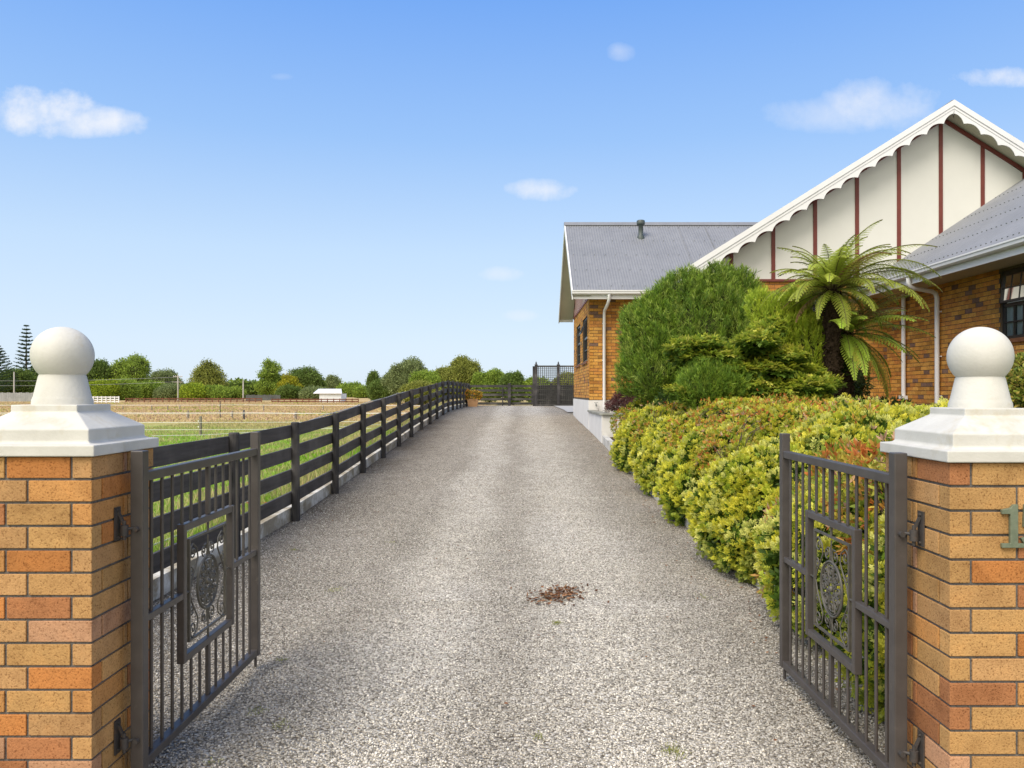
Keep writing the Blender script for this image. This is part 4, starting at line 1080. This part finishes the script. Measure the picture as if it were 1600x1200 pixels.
def scatter(n,name,label,cols,size):
    x=rng.uniform(-2.5,1.85,n); y=3.3+rng.random(n)**.8*22; k=rng.random(n)<.55; x[k]=1.85-np.abs(rng.normal(size=k.sum()))*.28
    P=np.stack([x,y,np.array([zdr(a,b2)+.012 for a,b2 in zip(x,y)])],1)
    D=unit(np.stack([rng.normal(size=n),rng.normal(size=n),rng.uniform(-.05,.35,n)],1)); N=unit(np.stack([rng.normal(scale=.4,size=n),rng.normal(scale=.4,size=n),np.ones(n)],1))
    c=mixcol(rng,n,cols); V_,C_=leafgeo(P,D,N,size*rng.uniform(.5,1.3,n),size*.5,c*.9,c*1.1)
    o=npmesh(name,V_,quads(V_),C_,'dry_leaf'); tag(o,label,'leaves',kind='stuff')
scatter(1500,'leaf_litter','scattered small brown leaves on the driveway and along the hedge foot',BR,.026)
# moss and weeds sprouting from the gravel
P=[];
for (x,y,d,k,s) in [(1052,1178,0,60,.022),(870,976,0,30,.014),(1008,920,0,0,0),(460,860,0,26,.02),(440,1138,0,20,.02),(405,1115,0,22,.02),(440,1035,0,14,.015),(835,1085,0,0,0),(840,1155,0,16,.015),(690,690,0,0,0),(523,925,0,30,.03),(760,720,0,0,0),(330,1195,0,12,.02),(610,850,0,12,.02),(1100,935,0,20,.03)]:
    if not k: continue
    dd=1.56*F/(y-CY); cx,cy=at(x,y,dd)[:2]
    for _ in range(k*3): P.append((cx+rng.normal()*s*1.2,cy+rng.normal()*s*1.6,zdr(cx,cy)+.004))
P=np.array(P); n=len(P); D=unit(np.stack([rng.normal(size=n)*.7,rng.normal(size=n)*.7,np.ones(n)],1)); N=unit(rng.normal(size=(n,3)))
c=mixcol(rng,n,[(.34,.38,.06),(.42,.42,.10),(.24,.26,.06)]); V_,C_=leafgeo(P,D,N,rng.uniform(.008,.017,n),.0035,c*.7,c)
tag(npmesh('weeds',V_,quads(V_),C_,'leaf'),'little green moss and weed tufts growing in the gravel','weeds',kind='stuff')

# ------------------------------------------------------------------ grass along the fence
n=90000
y=3.5+rng.random(n)**1.25*42; x=-2.95-rng.random(n)**1.5*np.minimum(14,3+y*.35)
z=np.array([ter(a,b2) for a,b2 in zip(x,y)])
pat=np.sin(x*1.9+3*np.sin(y*.7))*np.sin(y*.8+2*np.sin(x*.9))+rng.normal(scale=.35,size=n)
cg=np.array([(.25,.46,.03)]);cs=np.array([(.58,.50,.22)]);cp=np.array([(.56,.38,.26)]); far=np.clip((y-20)/18,0,1)[:,None]
w=np.clip(pat*.9+.42,0,1)[:,None]; c=cg*w+cs*(1-w); pk=(rng.random(n)<.08)[:,None]; c=np.where(pk,cp,c); c=c*(1-far*.6)+cs*far*.6; c=c*rng.uniform(.7,1.2,(n,1))
tall=np.exp(-((-2.95-x)/.5)**2)*.10+.07; ln=tall*rng.uniform(.5,1.6,n)*(1+.5*(1-w[:,0]))
P=np.stack([x,y,z],1); D=unit(np.stack([rng.normal(scale=.35,size=n),rng.normal(scale=.35,size=n),np.ones(n)],1)); N=unit(np.stack([rng.normal(size=n),rng.normal(size=n),rng.normal(size=n)*.2],1))
V_,C_=leafgeo(P,D,N,ln,.008+y*.0006,c*.75,c)
tag(npmesh('grass',V_,quads(V_),C_,'leaf'),'rough green and straw grass of the paddock behind the fence','grass',kind='stuff')

n=60000
y=42+rng.random(n)**.8*95; x=-4-rng.random(n)*(y*.72); z=np.array([ter(a,b2) for a,b2 in zip(x,y)])
pat=np.sin(x*.35+2*np.sin(y*.11))*np.sin(y*.16+1.5*np.sin(x*.13))+rng.normal(scale=.3,size=n)
w=np.clip(pat-.35,0,1)[:,None]; c=np.array([(.62,.48,.24)])*(1-w)+np.array([(.38,.42,.08)])*w; pk=(rng.random(n)<.25)[:,None]; c=np.where(pk,np.array([(.56,.38,.25)]),c)*rng.uniform(.75,1.15,(n,1))
P=np.stack([x,y,z],1); D=unit(np.stack([rng.normal(scale=.4,size=n),rng.normal(scale=.4,size=n),np.ones(n)],1)); N=unit(np.stack([rng.normal(size=n)*.3,np.ones(n),rng.normal(size=n)*.2],1))
V_,C_=leafgeo(P,D,N,rng.uniform(.06,.2,n)*(1+.5*w[:,0]),.05+y*.0012,c*.8,c)
tag(npmesh('dry_grass',V_,quads(V_),C_,'leaf'),'long dry straw-coloured grass over the far paddock','grass',kind='stuff')
# ------------------------------------------------------------------ paddock: posts and tapes
def ppost(x,yb_,yt,d,w,name,label,extra=False,ink='post_timber'):
    p=at(x,0,d); h=(yb_-yt)*d/F; z0=ter(p[0],d)
    root=empty(name,(p[0],d,z0),label,'fence post','posts of the electric paddock fences')
    r=w*d/F/2; mb=MB(); mb.lathe([(r*1.05,-.1),(r,h-.03),(r*.8,h),(0,h)],(p[0],d,z0),10); mb.build('post',ink,root)
    for q in (.45,.75): 
        if h>.5: MB().box(p[0]-r-.03,p[0]-r+.005,d-r-.03,d-r+.0,z0+h*q-.02,z0+h*q+.02).build('insulator','tape_white',root)
ppost(313.5,679,649,30.2,4,'fence_post','nearest thick grey paddock post just over the black rail fence')
ppost(294,657,642,47,3,'fence_post','grey paddock post standing just left of the nearest thick one')
ppost(381,655,640,48,3.4,'fence_post','dark paddock post right of the thin tall stake',ink='fence_post')
ppost(344,655,628,50,1.4,'fence_post','thin tall stake standing up in the dry grass',ink='fence_post')
ppost(363,655,642,49,2.4,'fence_post','stubby grey post between the thin tall stake and the dark post')
ppost(462,657,643,46,3.4,'fence_post','grey paddock post right of the others, near the black fence top')
for (x,a,b2,d) in [(262,648,640,70),(281,648,639,72),(237,648,640,72),(412,650,640,68),(505,647,638,70),(192,648,641,74),(560,642,634,80)]:
    ppost(x,a,b2,d,1.6,'fence_post','little distant stake, %s'%{262:'second of the far row left of the tall stake',281:'first of the far row left of the tall stake',237:'third of the far row left of the tall stake',412:'first right of the dark post',505:'second right of the dark post',192:'just right of the left pillar cap',560:'farthest right, before the white shed'}[x],ink='post_timber')
def ftape(name,label,lines):
    root=None
    for ln_ in lines:
        if root is None: root=empty(name,ln_[0],label,'electric fence','white tapes of the paddock')
        mb=MB()
        for a,b2 in zip(ln_[:-1],ln_[1:]): mb.bar(a,b2,.005,.014 if ln_[0][1]<40 else .02)
        mb.build('tape','tape_white',root)
def hx(x,d): return (x-CX)*d/F
ftape('electric_tape','nearer set of white tapes strung across the green grass',[[(-30,29,h),(hx(313.5,30.1),30.1,h),(-9,31,h-.02),(-3.1,32,h)] for h in (.78,.45,.18)])
ftape('electric_tape','farther set of white tapes strung across the dry grass',[[(-45,46,h),(hx(294,47),46.9,h),(hx(381,48),47.9,h),(hx(462,46),45.9,h),(-4,45,h)] for h in (.85,.4)])
ftape('electric_tape','single sagging white tape crossing the bright green grass',[[(-9.2,20,.49),(-8.2,20.8,.47),(-7.2,21.7,.50),(-3.3,26,.62)]])
root=empty('insulator_cap',(-3.33,7.35,.9),'white plastic cap on the tape just beside the left gate','insulator')
p=at(247,716,7.35); MB().lathe([(0,-.05),(.05,-.05),(.06,0),(.03,.04),(0,.05)],p,7).build('cap_piece','tape_white',root)
# horse rails
def rails(x0,x1,yb_,yt,d,name,label,cat,mt,posts=14,nr=2):
    X0,X1=hx(x0,d),hx(x1,d); h=CAMZ+(CY-yt)*d/F+.08; root=empty(name,(X0,d,0),label,cat); z0=0
    mb=MB()
    for k in range(nr): z=h*(k+1)/nr; mb.box(X0,X1,d-.03,d+.03,z-.16,z)
    mb.build('rail',mt,root)
    for i in range(posts+1):
        x=X0+(X1-X0)*i/posts; MB().box(x-.07,x+.07,d-.11,d-.031,z0-.2,h+.05).build('post',mt,root)
rails(197,409,627.5,623.0,128,'rail_fence','long low red-brown rail fence across the far side of the paddock','fence','rail_brown',22)
rails(425,560,628.5,624,124,'rail_fence','shorter low red-brown rail fence in front of the white shed','fence','rail_brown',14)
rails(133,186,626.5,620.5,120,'rail_fence','low white rail fence right of the left ball finial','fence','trim_white',8,3)
def palings(x0,x1,yt,d,mt,label):
    X0,X1=hx(x0,d),hx(x1,d); root=empty('paling_fence',(X0,d,0),label,'fence'); h=CAMZ+(CY-yt)*d/F; mb=MB(); n=int((X1-X0)/.32)
    for i in range(n): x=X0+i*.32; mb.box(x,x+.29,d,d+.03,-.1,h+.05*math.sin(i*1.7))
    mb.build('palings',mt,root)
palings(-40,56,613.5,150,'paling_grey','weathered grey paling fence behind the left gate pillar')
palings(384,440,617,170,'paling_dark','dark grey paling fence under the green trees, right of the power pole')
# white shed
sx0,sx1=hx(499,128),hx(533,128); sd=128; root=empty('farm_shed',(sx0,sd,0),'low white metal farm shed at the far side of the paddock','shed')
mb=MB(); mb.box(sx0,sx1,sd,sd+4,-.1,1.45); mb.build('wall','shed_steel',root)
MB().add([(sx0-.9,sd-.3,1.45),(sx1+.2,sd-.3,1.45),(sx1-.9,sd+4.2,2.15),(sx0-1.2,sd+4.2,2.15),(sx0-.9,sd-.3,1.55),(sx1+.2,sd-.3,1.55),(sx1-.9,sd+4.2,2.25),(sx0-1.2,sd+4.2,2.25)],[(0,3,2,1),(4,5,6,7),(0,1,5,4),(1,2,6,5),(2,3,7,6),(3,0,4,7)]).build('roof','trim_white',root)
MB().box(sx0+.3,sx0+.9,sd-.02,sd-.001,0,1.2).build('door','shed_steel',root)
# power poles
def pole(x,yt,d,label,arms=True):
    X=hx(x,d); h=CAMZ+(CY-yt)*d/F; root=empty('power_pole',(X,d,0),label,'power pole','power poles beyond the paddock')
    MB().lathe([(.17,-.3),(.12,h),(0,h)],(X,d,0),8).build('pole','pole_grey',root)
    if arms:
        for z in (h-.35,h-1.5): MB().box(X-1.0,X+1.0,d-.1,d-.02,z-.07,z+.07).build('cross_arm','pole_grey',root)
        for q in (-.85,-.45,.45,.85): MB().lathe([(.05,0),(.07,.12),(0,.2)],(X+q,d-.06,h-.28),6).build('insulator','trim_white',root)
pole(22,581,165,'bare power pole beside the left ball finial',False); pole(278,586,172,'power pole with two cross arms rising from the bushes'); pole(380,594,165,'slim power pole in front of the dark far hedge',False)
wr=empty('power_line',(hx(22,165),165,6),'thin power wires running along behind the bushes','power line')
for dz in (0,-1.0):
    pts=[]
    P0=(hx(-200,160),160,CAMZ+(CY-590)*160/F+dz);P1=(hx(278,172),172,CAMZ+(CY-589)*172/F+dz)
    for i in range(13):
        t=i/12; pts.append((P0[0]+(P1[0]-P0[0])*t,P0[1]+(P1[1]-P0[1])*t,P0[2]+(P1[2]-P0[2])*t-1.5*4*t*(1-t)*.5))
    MB().tube(pts,.03,4).build('wire','paling_grey',wr)

# ------------------------------------------------------------------ background trees
G1=[(.15,.22,.05),(.20,.28,.07),(.11,.17,.04)]; G2=[(.27,.37,.06),(.35,.46,.08),(.18,.27,.045)]
G3=[(.25,.30,.12),(.32,.38,.16),(.18,.23,.09)]; GY=[(.42,.40,.03),(.52,.47,.05),(.28,.32,.03)]; GO=[(.30,.33,.07),(.40,.42,.10),(.20,.23,.05)]; GL=[(.33,.42,.04),(.42,.50,.05),(.20,.29,.035)]
def tree(cx,yt,w,d,cols,label,name='tree',cat='tree',shape='round',yb_=621,n=2600,group='trees beyond the paddock',seed=0):
    rr=np.random.default_rng(seed+int(cx*7)); k=d/F; X=hx(cx,d); H=CAMZ+(CY-yt)*k; Wd=w*k/2; zb_=0 if d>60 else ter(X,d)
    L=[]
    if shape=='round':
        c0=H*.55; L.append((X,d,c0,Wd*.75,Wd*.75,H*.40))
        for i in range(11):
            a=rr.uniform(0,6.28); e=rr.uniform(-.5,1.2); r=rr.uniform(.30,.46)
            L.append((X+Wd*.62*math.cos(a)*math.cos(e),d+Wd*.6*math.sin(a)*math.cos(e),c0+H*.33*math.sin(e),Wd*r,Wd*r,H*r*.62))
    elif shape=='bush':
        L.append((X,d,H*.45,Wd*.8,Wd*.8,H*.5))
        for i in range(7):
            a=rr.uniform(0,6.28); L.append((X+Wd*.6*math.cos(a),d+Wd*.6*math.sin(a),H*rr.uniform(.3,.68),Wd*.42,Wd*.42,H*.30))
    elif shape=='dome':
        for i in range(8):
            t=i/7; L.append((X,d,H*(.12+.80*t),Wd*math.sqrt(1-(t*.93)**2)*1.0,Wd*math.sqrt(1-(t*.93)**2),H*.09+.3))
    elif shape=='tall':
        for i in range(9):
            t=i/8; L.append((X+Wd*.45*math.sin(i*2.1)*(1-t*.6)-Wd*.25*t,d+Wd*.3*math.cos(i*1.7),H*(.15+.78*t),Wd*(.85-.55*t),Wd*(.8-.5*t),H*.13))
    root=empty(name,(X,d,0),label,cat,group)
    size=.0018*d; n=int(n*1.7); P,N,T=lumps(L,n,rr,.72,1.10); keep=P[:,2]>.05; P,N,T=P[keep],N[keep],T[keep]
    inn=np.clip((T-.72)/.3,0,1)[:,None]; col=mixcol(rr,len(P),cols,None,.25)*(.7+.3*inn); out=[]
    for q in range(3):
        D=unit(N*.5+rr.normal(scale=.7,size=N.shape)+np.array([0,0,.15])); Nn=unit(np.cross(D,rr.normal(size=N.shape)))
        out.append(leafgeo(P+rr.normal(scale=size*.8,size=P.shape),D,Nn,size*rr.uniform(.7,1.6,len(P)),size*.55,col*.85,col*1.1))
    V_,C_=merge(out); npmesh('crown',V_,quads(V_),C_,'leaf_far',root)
    mb=MB(); 
    mb.tube([(X,d,-.3),(X,d,H*.3),(X+Wd*.1,d,H*.75)],[max(.08,H*.03),H*.022,H*.006],7)
    for i in range(5):
        k_=L[(i*2+1)%len(L)]; mb.tube([(X,d,H*.25),(k_[0],k_[1],k_[2])],[H*.014,H*.004],5)
    mb.build('trunk','bark',root)
    cm=core(L,rng,'x',None,root,.70); cm.build('inner_branches','twig_dark',root)
def norfolk(cx,yt,w,d,label,seed):
    rr=np.random.default_rng(seed); k=d/F; X=hx(cx,d); H=CAMZ+(CY-yt)*k; Wd=w*k/2
    root=empty('norfolk_pine',(X,d,0),label,'tree','trees beyond the paddock')
    MB().tube([(X,d,-.3),(X,d,H*.5),(X,d,H)],[.35,.2,.03],8).build('trunk','bark',root)
    Ps=[];Ds=[];Ls=[]
    nt=17
    for i in range(nt):
        t=.15+.83*i/(nt-1); z=H*t; r=Wd*(1-t)**.7*1.25+.15
        for j in range(7):
            a=j*6.283/7+i*.5+rr.uniform(-.2,.2); m=14
            for q in range(m):
                s=(q+1)/m; x=X+math.cos(a)*r*s; y=d+math.sin(a)*r*s; zz=z+.25*r*s*s
                for _ in range(4): Ps.append((x+rr.normal()*.06,y+rr.normal()*.06,zz)); Ds.append((rr.normal(),rr.normal(),.8)); Ls.append(.45)
    Ps=np.array(Ps);Ds=unit(np.array(Ds)); c=mixcol(rr,len(Ps),[(.045,.075,.04),(.065,.10,.05)])
    V_,C_=leafgeo(Ps,Ds,unit(rr.normal(size=Ps.shape)),np.array(Ls),.16,c,c*1.1); npmesh('branches',V_,quads(V_),C_,'leaf_far',root)
norfolk(41,508,36,205,'slim tall Norfolk pine beside the left ball finial',1)
norfolk(-4,541,56,190,'Norfolk pine cut off by the left edge of the picture',2)
T=[(18,582,80,200,G1,'dark bushy tree between the two Norfolk pines','round'),(78,574,70,215,G1,'dark tree partly hidden by the left ball finial','round'),
(148,566,48,205,G1,'dark round tree just right of the left ball finial','round'),(205,563,66,208,G2,'broad round green tree, highest of the left group','round'),
(160,594,46,172,GL,'bright yellow-green bush right of the finial neck','bush'),(195,592,46,176,G2,'mid green bush between the bright bush and the feathery tree','bush'),
(258,583,52,222,G3,'thin feathery grey-green tree left of the domed cypress','round'),(325,566,58,205,GO,'dome-shaped olive cypress among the trees beyond the paddock','dome'),
(232,598,50,186,G2,'green bush below the broad round tree','bush'),(268,601,48,184,G3,'grey-green bush beneath the feathery tree','bush'),
(302,600,48,182,GL,'light green bush below the domed cypress','bush'),(340,604,44,184,G2,'small green bush right of the domed cypress','bush'),(366,607,30,190,G2,'last small bush before the dark far hedge','bush'),
(428,566,48,192,G2,'tall irregular green tree right of the slim power pole','tall'),(478,579,62,212,G1,'dark rounded tree behind the yellow one','round'),
(455,589,38,190,GY,'bright yellow tree beyond the paddock fence','tall'),(450,604,40,182,G1,'dark bush below the yellow tree','bush'),(489,606,40,180,G3,'pale bush left of the white shed','bush'),
(519,591,26,300,G3,'small grey round tree above the white shed','round'),(545,600,40,290,G2,'low tree right of the white shed','bush'),(570,605,34,250,G2,'low light bush before the big willows','bush'),
(405,602,60,238,G1,'dark clump behind the dark paling fence','bush'),(372,603,50,240,G1,'dark far clump at the slim power pole','bush')]
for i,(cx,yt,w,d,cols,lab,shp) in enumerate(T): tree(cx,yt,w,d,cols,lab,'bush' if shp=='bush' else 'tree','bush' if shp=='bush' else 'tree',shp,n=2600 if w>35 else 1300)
T=[(586,588,22,120,G1,'small dark round tree at the left end of the row beyond the fence'),(602,599,50,112,G1,'dark low tree beneath the small round one'),(634,568,76,112,G3,'tall feathery grey-green willow beyond the fence'),
(664,580,54,104,G2,'brighter green tree beside the willow'),(697,580,56,108,GO,'olive tree left of the highest crown'),(726,565,62,106,GO,'tallest round olive crown above the flower pot'),(765,583,60,104,G2,'green tree sloping down right of the tallest crown'),
(802,588,44,100,G1,'round dark green tree above the far fence'),(838,595,50,100,G2,'low green tree behind the lattice post'),(884,590,60,104,GO,'olive tree seen through the lattice screen'),(655,600,60,96,GO,'low olive tree at the foot of the willow')]
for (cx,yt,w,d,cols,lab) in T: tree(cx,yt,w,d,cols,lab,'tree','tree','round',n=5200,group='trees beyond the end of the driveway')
# dense far belt and hill
n=16000; xx=rng.uniform(-330,60,n); top=4.5+1.6*np.sin(xx*.05)+1.2*np.sin(xx*.13+1)+.8*np.sin(xx*.31)
P=np.stack([xx,rng.uniform(330,350,n),rng.random(n)**.7*np.maximum(2,top)],1); D=unit(rng.normal(size=(n,3))); N=unit(rng.normal(size=(n,3)))
c=mixcol(rng,n,[(.07,.11,.05),(.09,.13,.06),(.055,.09,.045)]); V_,C_=leafgeo(P,D,N,1.6,1.1,c,c)
tag(npmesh('far_woodland',V_,quads(V_),C_,'leaf_far'),'low dark belt of far-off trees along the horizon','woodland',kind='stuff')
n=16000; xx=rng.uniform(hx(-60,228),hx(478,228),n); top=5.3+.9*np.sin(xx*.09)+.6*np.sin(xx*.23+1)+.4*np.sin(xx*.6)
P=np.stack([xx,rng.uniform(226,233,n),rng.random(n)**.7*top],1); D=unit(rng.normal(size=(n,3))); N=unit(rng.normal(size=(n,3)))
c=mixcol(rng,n,G1+G2[:1]); V_,C_=leafgeo(P,D,N,.8,.5,c*.8,c)
tag(npmesh('undergrowth',V_,quads(V_),C_,'leaf_far'),'continuous green scrub filling in behind the separate trees and bushes','scrub',kind='stuff')
n=2600;P=np.stack([hx(390,235)+rng.uniform(-12,14,n),235+rng.uniform(-2,2,n),rng.random(n)*3.4],1);D=unit(rng.normal(size=(n,3)));N=unit(rng.normal(size=(n,3)));c=mixcol(rng,n,G1)
V_,C_=leafgeo(P,D,N,.7,.45,c,c); tag(npmesh('hedge',V_,quads(V_),C_,'leaf_far'),'dark clipped shelter hedge left of the tall irregular tree','hedge')
xs_=np.linspace(-1500,900,60); hy=1900; V=[];Fq=[]
for i,x in enumerate(xs_): 
    h=10+12*math.exp(-((x+370)/170)**2)+4*math.sin(x*.006); V+=[(x,hy,-2),(x,hy+250,max(4,h)),(x,hy+600,-2)]
for i in range(len(xs_)-1): a=i*3; Fq+= [(a,a+3,a+4,a+1),(a+1,a+4,a+5,a+2)]
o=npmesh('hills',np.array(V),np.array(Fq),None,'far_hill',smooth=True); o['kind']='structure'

# ------------------------------------------------------------------ sky, sun, camera
SUN_AZ=R(218); SUN_EL=R(52)      # azimuth clockwise from +Y
w=bpy.data.worlds.new('World'); S.world=w; w.use_nodes=True; t=NT.__new__(NT); t.t=w.node_tree; t.n=t.t.nodes; t.l=t.t.links
bg=t.n['Background']; sky=t.add('ShaderNodeTexSky',sky_type='NISHITA'); sky.sun_disc=False; sky.sun_elevation=SUN_EL; sky.sun_rotation=SUN_AZ
sky.air_density=1.0; sky.dust_density=.6; sky.ozone_density=2.2; sky.altitude=0
tc=t.add('ShaderNodeTexCoord').outputs['Generated']; x3=t.add('ShaderNodeSeparateXYZ',ins={0:tc})
yy_=t.math('MAXIMUM',x3.outputs[1],.001); u=t.math('DIVIDE',x3.outputs[0],yy_); v=t.math('DIVIDE',x3.outputs[2],yy_)
uv=t.add('ShaderNodeCombineXYZ',ins={0:u,1:v,2:0.0}).outputs[0]
nz=t.noise(uv,9,9,.62); nz2=t.noise(uv,26,8,.6)
nn=t.math('ADD',t.math('MULTIPLY',t.math('SUBTRACT',nz.outputs[0],.5),3.4),t.math('MULTIPLY',t.math('SUBTRACT',nz2.outputs[0],.5),1.2))
mask=None
for (cx,cy,a,b2,st,soft) in [(62,172,92,46,1.0,1.0),(135,192,88,26,.95,1.3),(1300,180,130,30,.5,1.8),(1375,165,95,44,.72,1.6),(1570,122,80,22,.9,1.2),(848,297,58,20,.85,1.3),(968,82,26,16,.4,1.5),(782,428,36,13,.45,1.4),(812,493,34,10,.4,1.5),(440,120,20,6,.15,1.5)]:
    u0,v0=(cx-CX)/F,(CY-cy)/F
    du=t.math('DIVIDE',t.math('SUBTRACT',u,u0),a/F); dv=t.math('DIVIDE',t.math('SUBTRACT',v,v0),b2/F)
    r2=t.math('ADD',t.math('MULTIPLY',du,du),t.math('MULTIPLY',dv,dv))
    q=t.math('ADD',t.math('SUBTRACT',.98,r2),nn)
    q=t.math('DIVIDE',q,soft,clamp=True); q=t.math('SMOOTH_MIN',q,1.0,.3); q=t.math('MULTIPLY',q,st)
    q=t.math('MULTIPLY',q,t.math('SUBTRACT',3.0,r2,clamp=True))
    mask=q if mask is None else t.math('MAXIMUM',mask,q)
front=t.math('GREATER_THAN',x3.outputs[1],.05); mask=t.math('MULTIPLY',mask,front,clamp=True)
SKYS=.11; EXP=1.08
k_=1/(SKYS*2**EXP)
el_=x3.outputs[2]
rp=t.ramp(el_,[(0,(.70,.82,.96)),(.06,(.68,.81,.97)),(.17,(.56,.74,.97)),(.30,(.33,.56,.96)),(.46,(.16,.39,.93)),(1,(.08,.22,.68))])
rp=t.mix(1,rp,(k_,k_,k_),'MULTIPLY')
c=t.mix(.9,sky.outputs[0],rp)
c=t.mix(mask,c,(.93*k_,.95*k_,1.0*k_))
# unseen bright cloud bank added behind the camera as soft neutral fill light
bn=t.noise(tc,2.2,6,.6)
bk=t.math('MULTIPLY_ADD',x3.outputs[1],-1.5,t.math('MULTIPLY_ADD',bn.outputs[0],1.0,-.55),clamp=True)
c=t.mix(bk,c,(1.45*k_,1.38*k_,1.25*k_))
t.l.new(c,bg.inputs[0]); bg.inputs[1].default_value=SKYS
ld=bpy.data.lights.new('sun','SUN'); ld.energy=2.05; ld.angle=R(40); ld.color=(1,.92,.80)
lo=bpy.data.objects.new('sun',ld); COL.objects.link(lo)
sd=Vector((math.sin(SUN_AZ)*math.cos(SUN_EL),math.cos(SUN_AZ)*math.cos(SUN_EL),math.sin(SUN_EL)))
lo.rotation_euler=(-sd).to_track_quat('-Z','Y').to_euler(); lo.location=(0,-10,30)
cam=bpy.data.cameras.new('camera'); co=bpy.data.objects.new('camera',cam); COL.objects.link(co); S.camera=co
co.location=(0,0,CAMZ); co.rotation_euler=(R(90),0,0); cam.sensor_width=36; cam.lens=F/1600*36
cam.shift_x=-12/1600; cam.shift_y=14/1600; cam.clip_start=.05; cam.clip_end=6000
S.view_settings.view_transform='Standard'; S.view_settings.look='None'; S.view_settings.exposure=EXP; S.view_settings.gamma=1; S.view_settings.use_curve_mapping=False
